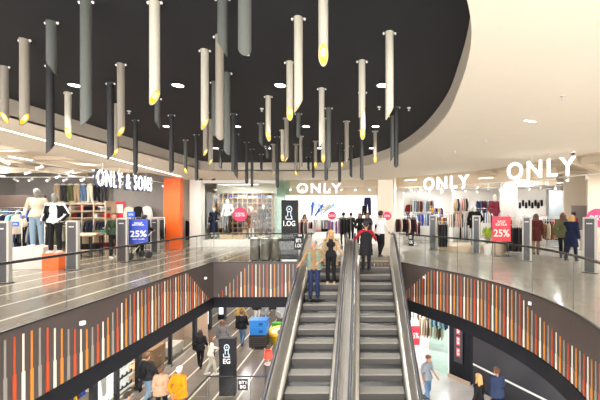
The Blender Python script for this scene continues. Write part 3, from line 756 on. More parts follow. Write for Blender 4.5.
# -- lower level
ZL = LOW
t, J, s = person('person', 'man in a bright orange padded jacket with hands behind his back', (gx(179, 10.86), 10.86, ZL), 168, 1.74,
    dict(elL=(.30, .1, 1.14), wrL=(.10, .19, .98), elR=(-.30, .1, 1.14), wrR=(-.10, .19, .98)), SKIN, top=fab('orange', (.80, .27, .01)), coat=fab('orange', (.80, .27, .01)), coat_hem=.78, bottom=fab('grey', (.14, .14, .15)), hair=HWH, face=False, wide=1.25)
t, J, s = person('person', 'woman in a beige fleece jacket beside the orange jacket', (gx(161, 11.0), 11.0, ZL), 185, 1.64, WALK2,
    SKIN, top=fab('fleece', (.58, .37, .24)), coat=fab('fleece', (.58, .37, .24)), coat_hem=.80, bottom=fab('black', (.012, .012, .014)), hair=HBR, female=True, face=False, wide=1.15)
t, J, s = person('person', 'man in a black jacket and light jeans with a black backpack', (gx(147, 11.8), 11.8, ZL), 170, 1.78, WALK,
    SKIN, top=fab('black', (.012, .012, .014)), coat=fab('charcoal', (.03, .03, .033)), coat_hem=.85, bottom=fab('light jeans', (.22, .32, .42)), hair=HBR, face=False, wide=1.1)
mb = MB(); mb.ell((0, .2, 1.2), (.15, .09, .24)); mb.ell((0, .27, 1.1), (.11, .05, .12))
for g in (-1, 1): mb.tube([(g * .1, .16, 1.42), (g * .12, -.0, 1.52), (g * .12, -.15, 1.4), (g * .12, -.15, 1.2), (g * .13, .1, 1.05)], .018, 6)
o = remesh(mb.build('backpack', fab('black', (.012, .012, .014)), loc=(gx(147, 11.8), 11.8, ZL), rot=(0, 0, R(170))), .014); tag(o, 'black backpack worn on the black jacket of the man in light jeans', 'backpack')
person('person', 'person with dark hair and a white top at the bottom of the lower level', (gx(127, 9.45), 9.45, ZL), 150, 1.66, None, SKIN, top=fab('white', (.78, .78, .8)), bottom=fab('black', (.012, .012, .014)), hair=HB, face=False)
person('person', 'person all in black walking ahead of the woman in cream', (gx(200, 14.5), 14.5, ZL), 190, 1.64, WALK, SKIN, top=fab('black', (.012, .012, .014)), coat=fab('black', (.012, .012, .014)), coat_hem=.85, bottom=fab('black', (.012, .012, .014)), hair=HB, long_hair=.1, female=True, face=False)
t, J, s = person('person', 'woman in cream knitwear and pale trousers holding a dark bag', (gx(211, 13.85), 13.85, ZL), 120, 1.66, dict(WALK2, elL=(.22, -.06, 1.15), wrL=(.16, -.28, 1.08)), SKIN, top=fab('cream', (.72, .68, .60)), bottom=fab('sage', (.50, .50, .40)), shoes=SHOEW, hair=HBR, long_hair=.15, female=True, face=False)
o = MB().cbox((0, 0, 0), (.06, .2, .15)).build('handbag', NAVY, loc=(gx(214.5, 13.8), 13.8, ZL + .95), rot=(0, 0, R(20)), bevel=.015); tag(o, 'dark handbag carried by the woman in cream', 'handbag')
person('person', 'person with long brown hair and a grey fur jacket behind the direction pillar', (gx(222.5, 15.7), 15.7, ZL), 200, 1.70, WALK2, SKIN, top=fab('grey fur', (.16, .15, .15)), coat=fab('grey fur', (.16, .15, .15)), coat_hem=.85, bottom=fab('black', (.012, .012, .014)), hair=HBR, long_hair=.18, female=True, face=False)
person('person', 'man in a black jacket and blue jeans walking away past the blue crates', (gx(242, 17.), 17., ZL), 178, 1.76, WALK, SKIN, top=fab('black', (.012, .012, .014)), coat=fab('black', (.012, .012, .014)), coat_hem=.85, bottom=fab('jeans', (.10, .18, .30)), hair=HBR, face=False, wide=1.1)
person('person', 'person in a mustard coat leaning forward in the far lower mall', (gx(237, 19.5), 19.5, ZL), 120, 1.7, dict(head=(0, -.45, 1.35), neck=(0, -.34, 1.27), chest=(0, -.22, 1.15), waist=(0, -.08, 1.04), shL=(.18, -.28, 1.23), shR=(-.18, -.28, 1.23), elL=(.2, -.4, 1.0), wrL=(.18, -.5, .8), elR=(-.2, -.4, 1.0), wrR=(-.18, -.5, .8)), SKIN, top=fab('mustard', (.40, .26, .08)), coat=fab('mustard', (.40, .26, .08)), coat_hem=.8, bottom=fab('black', (.012, .012, .014)), hair=HBL, face=False)
person('person', 'person in a white cardigan and black skirt near the back of the lower mall', (gx(257, 20.3), 20.3, ZL), 200, 1.68, WALK2, SKIN, top=fab('black', (.012, .012, .014)), bottom=fab('cream', (.72, .68, .60)), hair=HB, long_hair=.1, female=True, face=False)
t, J, s = person('person', 'man in a grey polo shirt and jeans looking down at a phone', (gx(427, 11.75), 11.75, ZL), 35, 1.78, dict(WALK2, head=(.0, -.06, 1.61), elL=(.25, -.02, 1.14), wrL=(.22, -.24, 1.0)), SKIN2, top=fab('polo grey', (.24, .27, .31)), sleeve=.05, bottom=fab('jeans', (.10, .18, .30)), hair=HBR, wide=1.05)
t, J, s = person('person', 'blond woman in black sitting low by the black hoarding', (gx(479, 10.5), 10.5, ZL), 215, 1.66, None, SKIN, top=fab('black', (.012, .012, .014)), bottom=fab('black', (.012, .012, .014)), hair=HBL, long_hair=.08, female=True)
t['label'] = 'blond woman in black standing by the black hoarding beside a navy hoodie'
person('person', 'man in a navy hoodie with brown hair by the black hoarding', (gx(497, 10.7), 10.7, ZL), 190, 1.78, WALK, SKIN, top=fab('navy hoodie', (.03, .045, .10)), coat=fab('navy hoodie', (.03, .045, .10)), coat_hem=.85, bottom=fab('black', (.012, .012, .014)), hair=HBR, face=False, wide=1.1)

# ---------------------------------------------------------------- mannequins
def mannequin(label, loc, yaw, H, top, bottom, body=MWHITE, pose=None, **k):
    return person('mannequin', label, loc, yaw, H, pose, body, top=top, bottom=bottom, face=False, cat='mannequin', **k)
POSE1 = dict(elL=(.28, .06, 1.15), wrL=(.2, -.1, .98), elR=(-.28, .05, 1.15), wrR=(-.26, -.1, .95))
HIP = dict(elL=(.34, .08, 1.16), wrL=(.2, -.06, 1.02), elR=(-.26, .03, 1.14), wrR=(-.25, -.06, .9))
mannequin('grey-headed mannequin in a cream hoodie and light jeans on the white plinth', (gx(37, 10.3), 10.3, .655), 20, 1.80, fab('oat', (.52, .45, .35)), fab('light jeans', (.26, .38, .50)), MGREY, POSE1, shoes=SHOEW, wide=1.0)
mannequin('grey-headed mannequin in a black jacket, white shirt and black trousers on the orange plinth', (gx(55, 9.95), 9.95, .505), 15, 1.78, fab('white', (.78, .78, .8)), fab('black', (.012, .012, .014)), MGREY, POSE1, shoes=SHOEW)
o = [c for c in COL.objects if c.type == 'EMPTY'][-1]
mb = MB(); rs = []
for z, w_ in ((1.44, .12), (1.3, .185), (1.1, .18), (.9, .19)):
    ring = [(w_ * math.sin(R(a)), .0 + .145 * math.cos(R(a)), z) for a in range(-145, 146, 12)]
    rs.append(ring + [(p[0] * .88, p[1] * .86, z) for p in ring[::-1]])
mb.rings(rs)
for g in (-1, 1): mb.capsule((g * .18, 0, 1.40), (g * .28, .055, 1.15), .072, .06); mb.capsule((g * .28, .055, 1.15), (g * .23, -.09, .99), .06, .05)
remesh(mb.build('jacket', fab('black', (.012, .012, .014)), o), .014)
# display window mannequins
W = 17.35
mannequin('mannequin in a belted navy dress at the left of the display window', (gx(214, W), W, .34), 10, 1.68, fab('navy', (.010, .016, .045)), None, MWHITE, HIP, skirt=(fab('navy', (.010, .016, .045)), .35), hair=HBL, female=True)
mannequin('mannequin in a white hoodie and dark trousers on the wooden box in the window', (gx(227.5, W), W, .66), -5, 1.76, fab('white', (.78, .78, .8)), fab('charcoal', (.03, .03, .033)), MWHITE, POSE1)
mannequin('mannequin in a brown checked dress right of the pink sticker', (gx(251.5, W), W, .34), 0, 1.68, fab('brown check', (.20, .08, .04)), None, MWHITE, HIP, skirt=(fab('brown check', (.20, .08, .04)), .6), female=True)
mannequin('mannequin in a black top and skirt with white sleeves, rightmost in the display window', (gx(263.5, W + .2), W + .2, .5), 15, 1.66, fab('black', (.012, .012, .014)), fab('brown', (.1, .05, .03)), MWHITE, HIP, female=True)
# right shop
mannequin('mannequin in a black coat and light jeans behind the second grey gate', (gx(474.5, 14.9), 14.9, .262), -15, 1.76, fab('black', (.012, .012, .014)), fab('light jeans', (.26, .38, .50)), MWHITE, HIP, coat=fab('black', (.012, .012, .014)), coat_hem=.75, female=True)
mannequin('mannequin in a dark red plaid shirt and blue jeans on the tall plinth', (gx(494.5, 14.6), 14.6, .72), 20, 1.78, fab('plaid', (.22, .03, .05)), fab('blue jeans', (.04, .10, .26)), MWHITE, POSE1, female=True)
mannequin('mannequin with a dark shirt and white skirt among the racks of the second shop sign', (gx(411, 18.5), 18.5, .02), 0, 1.7, fab('dark', (.05, .03, .04)), fab('white', (.78, .78, .8)), MWHITE, POSE1, female=True)
# ---------------------------------------------------------------- shop fittings
def hanger_mesh(mb, w, z): mb.tube([(0, -w / 2, z - .06), (0, 0, z), (0, w / 2, z - .06)], .006, 5, 1); mb.tube([(0, 0, z), (0, .0, z + .05)], .004, 5, 1)
def garment_meshes():
    """side view shapes hung on a rail running along x (garment plane is y-z, thin in x)"""
    out = {}
    def slab(poly, th, nm):
        mb = MB(); n = len(poly)
        rs = []
        for x, k in ((-th / 2, .93), (-th * .25, 1.), (th * .25, 1.), (th / 2, .93)):
            cy = sum(p[0] for p in poly) / n; cz = sum(p[1] for p in poly) / n
            rs.append([(x, cy + (p[0] - cy) * k, cz + (p[1] - cz) * k) for p in poly])
        mb.rings(rs); hanger_mesh(mb, .34, .0)
        return mb
    out['shirt'] = slab([(-.05, -.03), (-.21, -.09), (-.27, -.34), (-.29, -.55), (-.21, -.56), (-.19, -.33), (-.20, -.72), (.20, -.72), (.19, -.33), (.21, -.56), (.29, -.55), (.27, -.34), (.21, -.09), (.05, -.03)], .05, 'shirt')
    out['coat'] = slab([(-.05, -.03), (-.22, -.09), (-.29, -.4), (-.31, -.66), (-.22, -.67), (-.20, -.4), (-.25, -1.05), (.25, -1.05), (.20, -.4), (.22, -.67), (.31, -.66), (.29, -.4), (.22, -.09), (.05, -.03)], .07, 'coat')
    out['trousers'] = slab([(-.17, -.05), (-.19, -.3), (-.20, -1.0), (-.06, -1.0), (0, -.38), (.06, -1.0), (.20, -1.0), (.19, -.3), (.17, -.05)], .045, 'trousers')
    out['dress'] = slab([(-.05, -.03), (-.17, -.07), (-.16, -.4), (-.26, -1.0), (.26, -1.0), (.16, -.4), (.17, -.07), (.05, -.03)], .05, 'dress')
    return out
GM = garment_meshes(); GOBJ = {}
CLO = dict(black=(.012, .012, .014), charcoal=(.045, .045, .05), grey=(.22, .22, .22), white=(.78, .78, .78), cream=(.70, .62, .50), beige=(.45, .33, .21), denim=(.10, .18, .33), blue=(.03, .08, .40), olive=(.10, .11, .05),
           navy=(.014, .024, .075), maroon=(.16, .02, .03), pink=(.75, .35, .38), lilac=(.28, .2, .5), yellow=(.75, .45, .03), sky=(.40, .58, .74), brown=(.13, .06, .03), red=(.6, .03, .03), teal=(.03, .18, .18))
def garment(kind, col, loc, rz, label, group, sc=1.):
    key = (kind, col)
    if key not in GOBJ:
        o = GM[kind].build('hanging_' + kind, [fab('g ' + col, CLO[col]), STEEL], smooth='auto'); GOBJ[key] = o; o['category'] = {'shirt': 'shirt', 'coat': 'coat', 'trousers': 'trousers', 'dress': 'dress'}[kind]
    else: o = GOBJ[key].copy(); COL.objects.link(o)
    o.location = loc; o.rotation_euler = (0, 0, rz); o.scale = (1, sc, sc); o['label'] = label; o['group'] = group
    return o
def rack(x, y, rz, L, h, n, kind, cols, where, wall=False, z0=0., sc=1.):
    """free standing rail with n garments"""
    t = thing('clothes_rack' if not wall else 'hanging_rail', 'steel clothes rail ' + where, 'clothes rack', (x, y, z0), rz)
    MB().tube([(-L / 2, 0, h), (L / 2, 0, h)], .015, 8).build('rail', STEEL, t, smooth=True)
    if not wall:
        for g in (-1, 1):
            mb = MB(); mb.tube([(g * L / 2, 0, .05), (g * L / 2, 0, h)], .014, 8); mb.tube([(g * L / 2, -.25, .03), (g * L / 2, .25, .03)], .014, 8); mb.build('upright', STEEL, t, smooth=True)
        MB().tube([(-L / 2, 0, .06), (L / 2, 0, .06)], .012, 8).build('stretcher', STEEL, t, smooth=True)
    c, s = math.cos(rz), math.sin(rz)
    for i in range(n):
        u = (-L / 2 + .06) + (L - .12) * (i + .5) / n + random.uniform(-.006, .006)
        k = cols[i % len(cols)]
        garment(kind, k, (x + c * u, y + s * u, z0 + h - .068), rz + random.uniform(-.07, .07), '%s %s hanging on the rail %s' % (k if k != 'sky' else 'sky blue', kind, where), '%s garments on the rail %s' % (k, where), sc)
STK = {}
def stack(col, loc, rz, label, group, n=4, d=(.30, .24)):
    key = (col, n, d)
    if key not in STK:
        mb = MB(); r = random.Random(hash(col) % 99)
        for i in range(n):
            j = r.uniform(-.008, .008); z = i * .035
            mb.rings([[(-d[0] / 2 + j + a, -d[1] / 2 + a, z_), (d[0] / 2 + j - a, -d[1] / 2 + a, z_), (d[0] / 2 + j - a, d[1] / 2 - a, z_), (-d[0] / 2 + j + a, d[1] / 2 - a, z_)] for z_, a in ((z + .001, .012), (z + .008, 0), (z + .026, 0), (z + .033, .012))])
        o = mb.build('folded_clothes', fab('g ' + col, CLO[col]), smooth='auto'); o['category'] = 'folded clothes'; STK[key] = o
    else: o = STK[key].copy(); COL.objects.link(o)
    o.location = loc; o.rotation_euler = (0, 0, rz); o['label'] = label; o['group'] = group
    return o
def table(x, y, rz, w, d, h, label, mt=None, shelf=True):
    t = thing('display_table', label, 'table', (x, y, 0), rz)
    MB().box((-w / 2, -d / 2, h - .04), (w / 2, d / 2, h)).build('tabletop', mt or WOOD, t, bevel=.005)
    if shelf: MB().box((-w / 2 + .03, -d / 2 + .03, .25), (w / 2 - .03, d / 2 - .03, .28)).build('shelf', mt or WOOD, t)
    for a in (-1, 1):
        for b in (-1, 1): MB().box((a * (w / 2 - .03) - .02, b * (d / 2 - .03) - .02, 0), (a * (w / 2 - .03) + .02, b * (d / 2 - .03) + .02, h - .04)).build('leg', BLACK, t)
    return t
def gate(px, yb, yt, wpx, label, rz=0., Y=None, x=None):
    Y = Y or (EYE * F / (yb - 213)); x = gx(px, Y) if x is None else x; h = gz(yt, Y); w = wpx * Y / F
    t = thing('security_gate', label, 'anti-theft gate', (x, Y, 0), rz, 'anti-theft gates of the upper shops')
    MB().box((-w / 2, -.05, 0), (w / 2, .05, h)).build('frame', GATE, t, bevel=.008)
    MB().box((-w / 2 + .05, -.056, .03), (w / 2 - .05, .056, h - .05)).build('panel', GATED, t, bevel=.004)
    mb = MB()
    for k in range(4): mb.box((-w * .2 + k * w * .11, -.060, h - .2), (-w * .2 + k * w * .11 + w * .07, -.0565, h - .17))
    mb.build('logo_plate', WHITE, t)
    MB().box((-w / 2 - .02, -.08, 0), (w / 2 + .02, .08, .02)).build('base', BLACK, t)
    return t
# menswear shop gates (left), rear and right ones
gate(3, 283, 221, 15, 'grey anti-theft gate, nearest one of the menswear shop', R(0), 8.0)
gate(73, 270, 220.5, 12, 'grey anti-theft gate standing right of the orange plinth')
gate(122.5, 262, 218, 11, 'grey anti-theft gate left of the blue sale poster')
gate(155, 253, 218, 8, 'grey anti-theft gate left of the orange column')
gate(180.5, 247.5, 216.5, 6.5, 'narrow grey anti-theft gate right of the orange column')
gate(433, 250, 215, 7.5, 'grey anti-theft gate left of the round beige podium', R(-20))
gate(476.5, 253.5, 215.5, 7.5, 'grey anti-theft gate in front of the black coat mannequin', R(-30))
gate(527, 261, 216.5, 8.5, 'grey anti-theft gate right of the red sale poster', R(-40))
gate(590, 273, 217, 12, 'grey anti-theft gate touched by the person in the navy coat', R(-50))
gate(381.5, 246, 215, 3.5, 'slim anti-theft gate by the beige column')

# ---- track lighting in the shop ceilings
def spot_proto():
    t = thing('track_spotlight', 'white track spotlight', 'spotlight', (0, 0, 0), 0, 'track spotlights')
    mb = MB().tube([(0, 0, 0), (0, 0, -.08)], .012, 6); mb.build('bracket', WHITE, t)
    MB().tube([(0, .04, -.06), (0, -.10, -.14)], .042, 12).build('head', WHITE, t, smooth='auto')
    MB().tube([(0, -.098, -.139), (0, -.105, -.143)], .036, 12).build('lamp', LPANEL, t)
    return t
sp = spot_proto(); spk = [(c, []) for c in kids(sp)]; first = [True]
def spots(a, b, n, z, rz, label, group):
    tr = MB().tube([(a[0], a[1], z), (b[0], b[1], z)], .018, 6).build('light_track', WHITE)
    tag(tr, 'thin white lighting track ' + group.split('on the track ')[-1], 'light track')
    for i in range(n):
        f = (i + .5) / n; loc = (a[0] + (b[0] - a[0]) * f, a[1] + (b[1] - a[1]) * f, z - .015); r = rz + random.choice((-.7, 0, .6, 2.6))
        if first[0]: sp.location = loc; sp.rotation_euler = (0, 0, r); sp['label'] = label; sp['group'] = group; first[0] = False
        else: dup(sp, spk, loc, r, label, group)
TR = [((-9.3, 6), (-9.5, 16.5), 10, 3.15, 'along the menswear shop front'), ((-11.5, 7.5), (-11.5, 16.5), 8, 3.2, 'over the menswear mannequins'), ((-17, 13.8), (-9.8, 13.8), 10, 3.2, 'across the menswear shop'),
      ((-4.0, 17.2), (1.4, 17.2), 8, 3.05, 'behind the rear shop sign'), ((-4.0, 19.5), (1.4, 19.5), 8, 3.1, 'deep in the rear shop'),
      ((2.2, 16.4), (7.2, 12.2), 12, 2.95, 'behind the middle shop sign'), ((7.2, 12.0), (9.2, 8.0), 7, 3.0, 'behind the right shop sign'), ((3., 18.6), (9.5, 15.5), 12, 3.0, 'over the racks of the right shop'), ((2.4, 21), (11, 19), 12, 3.1, 'deep in the right shop')]
for a, b, n, z, w_ in TR:
    spots(a, b, n, z, 0, 'small white track spotlight on the track ' + w_, 'spotlights on the track ' + w_)
# ceiling beams / ducts in the open shop ceilings
def beam(a, b, w, z0, z1, label):
    d = Vector((b[0] - a[0], b[1] - a[1], 0)); o = MB().box((0, -w / 2, 0), (d.length, w / 2, z1 - z0)).build('ceiling_duct', mat('duct sand', (.66, .58, .46), .7), loc=(a[0], a[1], z0), rot=(0, 0, math.atan2(d.y, d.x)), bevel=.01)
    tag(o, label, 'ceiling duct', 'ducts in the open shop ceilings')
for i, (a, b) in enumerate([((-9.6, -1), (-9.9, 17)), ((-11.6, -1), (-12, 17)), ((-14, -1), (-14.2, 17)), ((-17.5, 9.5), (-8.9, 9.5)), ((-17.5, 12), (-8.9, 12)), ((-17.5, 14.8), (-8.9, 14.8)),
                            ((-4, 17.8), (1.6, 17.8)), ((-4, 20.2), (1.6, 20.2)), ((2, 17.2), (8.2, 12.4)), ((8.2, 12.2), (10, 7)), ((2.5, 19.5), (11, 15.8)), ((3, 22), (12, 20)), ((4.6, 13.6), (8.5, 19.5)), ((6.4, 11), (11.5, 15.5))]):
    beam(a, b, .22, 3.5 if i % 2 else 3.62, 3.74, 'sand coloured duct under the open shop ceiling')

def added_shop_light(x, y, z, L, rz, p, label, grp, col=(1, .94, .87)):  # linear fixtures and area lamps added to brighten shops and lower mall
    L = L * .55
    t = thing('added_linear_light', label, 'ceiling light', (x, y, z), rz, grp)
    MB().box((-L / 2, -.05, -.03), (L / 2, .05, 0)).build('housing', WHITE, t); MB().box((-L / 2 + .01, -.04, -.034), (L / 2 - .01, .04, -.03)).build('diffuser', LPANEL, t)
    l = bpy.data.lights.new('added_shop_light', 'AREA'); l.shape = 'RECTANGLE'; l.size = L; l.size_y = .08; l.energy = p; l.color = col
    o = bpy.data.objects.new('added_shop_light', l); COL.objects.link(o); o.location = (x, y, z - .045); o.rotation_euler = (0, 0, rz)
    if z > 3.3 and x < -9:  # upward lamps added to lighten the menswear ceiling
        l2 = l.copy(); l2.energy = p * .35; o2 = bpy.data.objects.new('added_uplight', l2); COL.objects.link(o2); o2.location = (x, y, z + .012); o2.rotation_euler = (PI, 0, rz)
PW = .36
for x, y in ((-10.3, 7), (-10.3, 10), (-10.3, 13), (-13, 8.5), (-13, 11.5), (-13, 15), (-16, 10), (-16, 14.5)):
    added_shop_light(x, y, 3.38, 1.2, PI / 2, 110 * PW, 'added linear light under the menswear shop ceiling', 'added linear lights of the menswear shop')
for x, y in ((-6.2, 17.1), ):
    added_shop_light(x, y, 3.2, 3.2, 0, 130 * PW, 'added linear light inside the display window', 'added display window light')
for x, y in ((-3, 19.), (-.2, 19.), (-3, 20.8), (-.2, 20.8), (-1.6, 19.2)):
    added_shop_light(x, y, 3.38, 1.2, 0, 105 * PW, 'added linear light under the rear shop ceiling', 'added linear lights of the rear shop', (1, .97, .94))
for x, y in ((2.5, 16.6), (5.9, 15.6), (9.5, 11), (8.8, 8), (5, 18.6), (8, 16.4), (10.5, 13), (4, 21.5), (7.5, 20.5), (11, 18)):
    added_shop_light(x, y, 3.38, 1.2, R(-35), 120 * PW, 'added linear light under the right shop ceiling', 'added linear lights of the right shop', (1, .97, .94))

# ---- signs
def sign_letters(nm, s, x, y, z, rz, W_, H_, label, navy=False):
    t = thing(nm, label, 'shop sign', (x, y, z), rz)
    size = H_ / .70
    o = text('letters', s, size, LWHITE, t, (0, -.03, 0), (PI / 2, 0, 0), .03 if not navy else .012, .008 if not navy else .0, 1., sp=1.22 if not navy else 1.25)
    FIT.append((o, W_, H_))
    if navy:
        o2 = text('letter_backing', s, size, NAVY, t, (-.035, .03, -.015), (PI / 2, 0, 0), .014, .006, 1., sp=1.25); FIT.append((o2, W_ + .05, H_ + .07))  # navy backing of the sign, slightly larger than the white letters
    for k in (-.4, -.13, .13, .4): MB().tube([(k * W_, .02, H_ * .3), (k * W_, .02, 3.36 - z)], .006, 6).build('hanging_rod', STEEL, t)
    return t
FIT = []
sign_letters('shop_sign', 'ONLY & SONS', -8.5, 11.98, 2.85, R(90), 2.75, .55, 'illuminated white and navy letter sign over the menswear shop front', True)
sign_letters('shop_sign', 'ONLY', gx(319, 15.9), 15.9, 2.89, 0, 2.12, .47, 'illuminated white letter sign over the rear shop entrance')
sign_letters('shop_sign', 'ONLY', 3.42, 13.35, 2.93, math.atan2(-1.9, 1.15) + .25, 2.05, .5, 'illuminated white letter sign in the middle of the right shop front')
sign_letters('shop_sign', 'ONLY', 4.98, 9.2, 2.93, math.atan2(-1.3, 1.05) + .1, 1.75, .5, 'illuminated white letter sign, the large one furthest right')
# light fascia board behind the menswear sign
# ---- orange column and others
struct(MB().box((-9.28, 15.5, 0), (-8.5, 15.75, 3.34)).build('column_orange', ORANGE, bevel=.01))
struct(MB().box((gx(378, 16.4), 16.4, 0), (gx(393, 16.4), 16.95, ZS)).build('column_beige', CREAM, bevel=.01))
struct(MB().box((-8.5, 16.36, 0), (-7.95, 16.8, ZS)).build('column_white', WHITE))
struct(MB().box((-9.38, 17.2, 0), (-9.3, 24, ZS)).build('wall_passage', BEIGE))

# ---- display window at the back (x 197..276)
x0, x1 = -7.95, gx(276, 16.7)
struct(MB().box((x0, 16.6, 0), (x1, 18.3, .33)).build('window_1_sill', WHITE))
struct(MB().box((x0, 18.25, .33), (x1, 18.35, ZS)).build('wall_window_back', mat('window back', (.66, .66, .60), .7)))
struct(MB().box((x0, 16.66, .33), (x1 + .0, 16.675, 3.3)).build('window_1', GLASS))
struct(MB().box((x0 - .05, 16.6, 3.2), (x1, 16.7, 3.36)).build('trim_8', WHITE))
struct(MB().box((x1, 16.62, 0), (x1 + .05, 18.3, 3.36)).build('trim_9', mat('pale green edge', (.55, .66, .6), .3)))
struct(MB().box((x1 + .05, 16.66, 0), (gx(290, 16.7), 16.675, 3.3)).build('window_2', GLASSG))
g = thing('cube_shelf', 'wooden grid shelf full of folded clothes at the back of the display window', 'shelf', (0, 18.2, 0))
gxa, gxb, gza, gzb = gx(214, 18), gx(272.5, 18), .36, 2.78
mb = MB(); NC, NR = 12, 9
for i in range(NC + 1): x = gxa + (gxb - gxa) * i / NC; mb.box((x - .012, -.34, gza), (x + .012, 0, gzb))
for j in range(NR + 1): z = gza + (gzb - gza) * j / NR; mb.box((gxa, -.34, z - .012), (gxb, 0, z + .012))
mb.build('grid', WOOD, g); MB().box((gxa, 0, gza), (gxb, .02, gzb)).build('back_board', DWOOD, g)
cw, chh = (gxb - gxa) / NC, (gzb - gza) / NR
for j in range(NR):
    for i in range(NC):
        if random.random() < .12: continue
        col = random.choice(['brown', 'black', 'charcoal', 'maroon', 'navy', 'brown', 'beige']) if j < NR - 1 else random.choice(['sky', 'denim', 'blue', 'charcoal'])
        n = random.choice((3, 4, 5))
        stack(col, (gxa + cw * (i + .5), 18.02, gza + chh * j + .013), 0, '%s folded clothes stacked in a cell of the wooden grid shelf' % col, '%s folded clothes in the wooden grid shelf' % col, n, (.2, .22))
for px, z0, w_, h_, lab in ((227.5, .335, .62, .32, 'oak box under the white hoodie mannequin'), (240, .335, .5, .2, 'low oak box below the pink sticker'), (263.5, .335, .42, .16, 'low oak box under the rightmost window mannequin')):
    Y = W + (.2 if px > 255 else 0)
    o = MB().box((-w_ / 2, -.25, 0), (w_ / 2, .25, h_)).build('display_box', WOOD, loc=(gx(px, Y), Y, z0), bevel=.006); tag(o, lab, 'display box')
def sticker(px, py, Y, r, label, txt='25%', rz=0., dx=0):
    t = thing('sale_sticker', label, 'sticker', (gx(px, Y), Y, gz(py, Y)), rz)
    MB().rings([[(r * math.cos(2 * PI * i / 32), y, r * math.sin(2 * PI * i / 32)) for i in range(32)] for y in (-.004, .004)]).build('disc', PINK, t)
    o = text('lettering', txt, r * .8, WHITE, t, (0, -.007, 0), (PI / 2, 0, 0), .002, .006); FIT.append((o, r * 1.4, r * .55))
    return t
sticker(240, 214.5, 16.64, .36, 'large round pink sale sticker on the display window')
sticker(332, 215.5, 16.5, .21, 'round pink sale disc hanging in the rear shop entrance')
sticker(387, 216, 16.38, .21, 'round pink sale sticker on the beige column')
sticker(597.5, 218, 10.6, .30, 'round pink sale sticker at the far right edge', rz=R(-30))

# ---- information pillars
def pillar(px, Y, z0, floor_txt, label):
    t = thing('direction_pillar', label, 'direction pillar', (gx(px, Y), Y, z0))
    h = 2.16; w_ = .57
    MB().box((-w_ / 2, -.12, .04), (w_ / 2, .12, h)).build('body', mat('pillar black', (.008, .009, .013), .5, spec=.25), t, bevel=.01)
    MB().box((-w_ / 2 + .03, -.10, 0), (w_ / 2 - .03, .10, .04)).build('base', STEEL, t)
    mb = MB()   # little i-figure: ring head over a stepped body
    mb.rings([[((r_) * math.cos(a), y, 1.84 + (r_) * 1.1 * math.sin(a)) for r_, y in ((.075, -.121), (.105, -.121), (.105, -.126), (.075, -.126))] for a in [2 * PI * i / 20 for i in range(21)]], cap=False)
    for s_ in (-1, 1): mb.box((s_ * .055 - .014, -.126, 1.58), (s_ * .055 + .014, -.121, 1.75)); mb.box((s_ * .10 - .03, -.126, 1.50), (s_ * .10 + .0, -.121, 1.60))
    mb.box((-.12, -.126, 1.47), (.12, -.121, 1.50)); mb.box((-.07, -.126, 1.74), (.07, -.121, 1.765)); mb.ell((0, -.123, 1.84), (.03, .004, .03))
    mb.build('icon', mat('icon pale blue', (.6, .75, .85), .4), t)
    o = text('lettering', floor_txt, .22, WHITE, t, (0, -.124, 1.33), (PI / 2, 0, 0), .003, .004); FIT.append((o, .42 if len(floor_txt) > 2 else .26, .19))
    return t
pillar(290, 11.85, 0, '1.OG', 'tall black direction pillar reading 1.OG beside the escalators')
pillar(228, 12.3, ZL, 'EG', 'tall black direction pillar reading EG on the lower level')
def hang_sign(px, py, Y, w_, h_, txt, label, rz=0.):
    t = thing('glass_sign', label, 'sign', (gx(px, Y), Y, gz(py, Y)), rz)
    MB().box((-w_ / 2, -.012, -h_ / 2), (w_ / 2, -.002, h_ / 2)).build('plate', mat('pillar black', (.02, .02, .02), .3), t)
    o = text('lettering', txt, .12, WHITE, t, (0, -.014, 0), (PI / 2, 0, 0), .002, .002, ls=1.); FIT.append((o, w_ * .72, h_ * .66))
hang_sign(242.8, 384.5, 11.68, .36, .40, 'BT1\nEG', 'small black sign reading BT1 EG on the lower glass')
hang_sign(299, 243, 11.35, .34, .46, 'BT1\n1.OG', 'small black sign reading BT1 1.OG beside the grey-haired man')
hang_sign(411.2, 239.5, 10.9, .24, .42, 'BT1\n1.OG', 'small black sign reading BT1 1.OG on the curved glass', R(-57))

# ---- litter bins on the landing
for i, (px, c, lab) in enumerate(((255.2, STEEL, 'left ribbed steel litter bin with a plain lid'), (266, BLUE, 'middle ribbed steel litter bin with a blue lid insert'), (276.2, YEL, 'right ribbed steel litter bin with a yellow lid insert'))):
    Y = 11.95; t = thing('litter_bin', lab, 'litter bin', (gx(px, Y), Y, 0), 0, None)
    rr = .175; n = 48
    mb = MB().rings([[((rr + (.006 if k % 2 else 0)) * math.cos(2 * PI * k / n), (rr + (.006 if k % 2 else 0)) * math.sin(2 * PI * k / n), z) for k in range(n)] for z in (.03, .78)])
    mb.build('body', mat('bin bronze', (.10, .088, .07), .5, .3), t); MB().cyl((0, 0, 0), rr - .02, .03, 24).build('base', BLACK, t)
    MB().lathe((0, 0, .78), [(rr + .004, 0), (rr + .004, .02), (.09, .03), (.09, .02)], 32).build('lid', STEEL, t); MB().cyl((0, 0, .80), .13, .022, 24).build('insert', c, t)

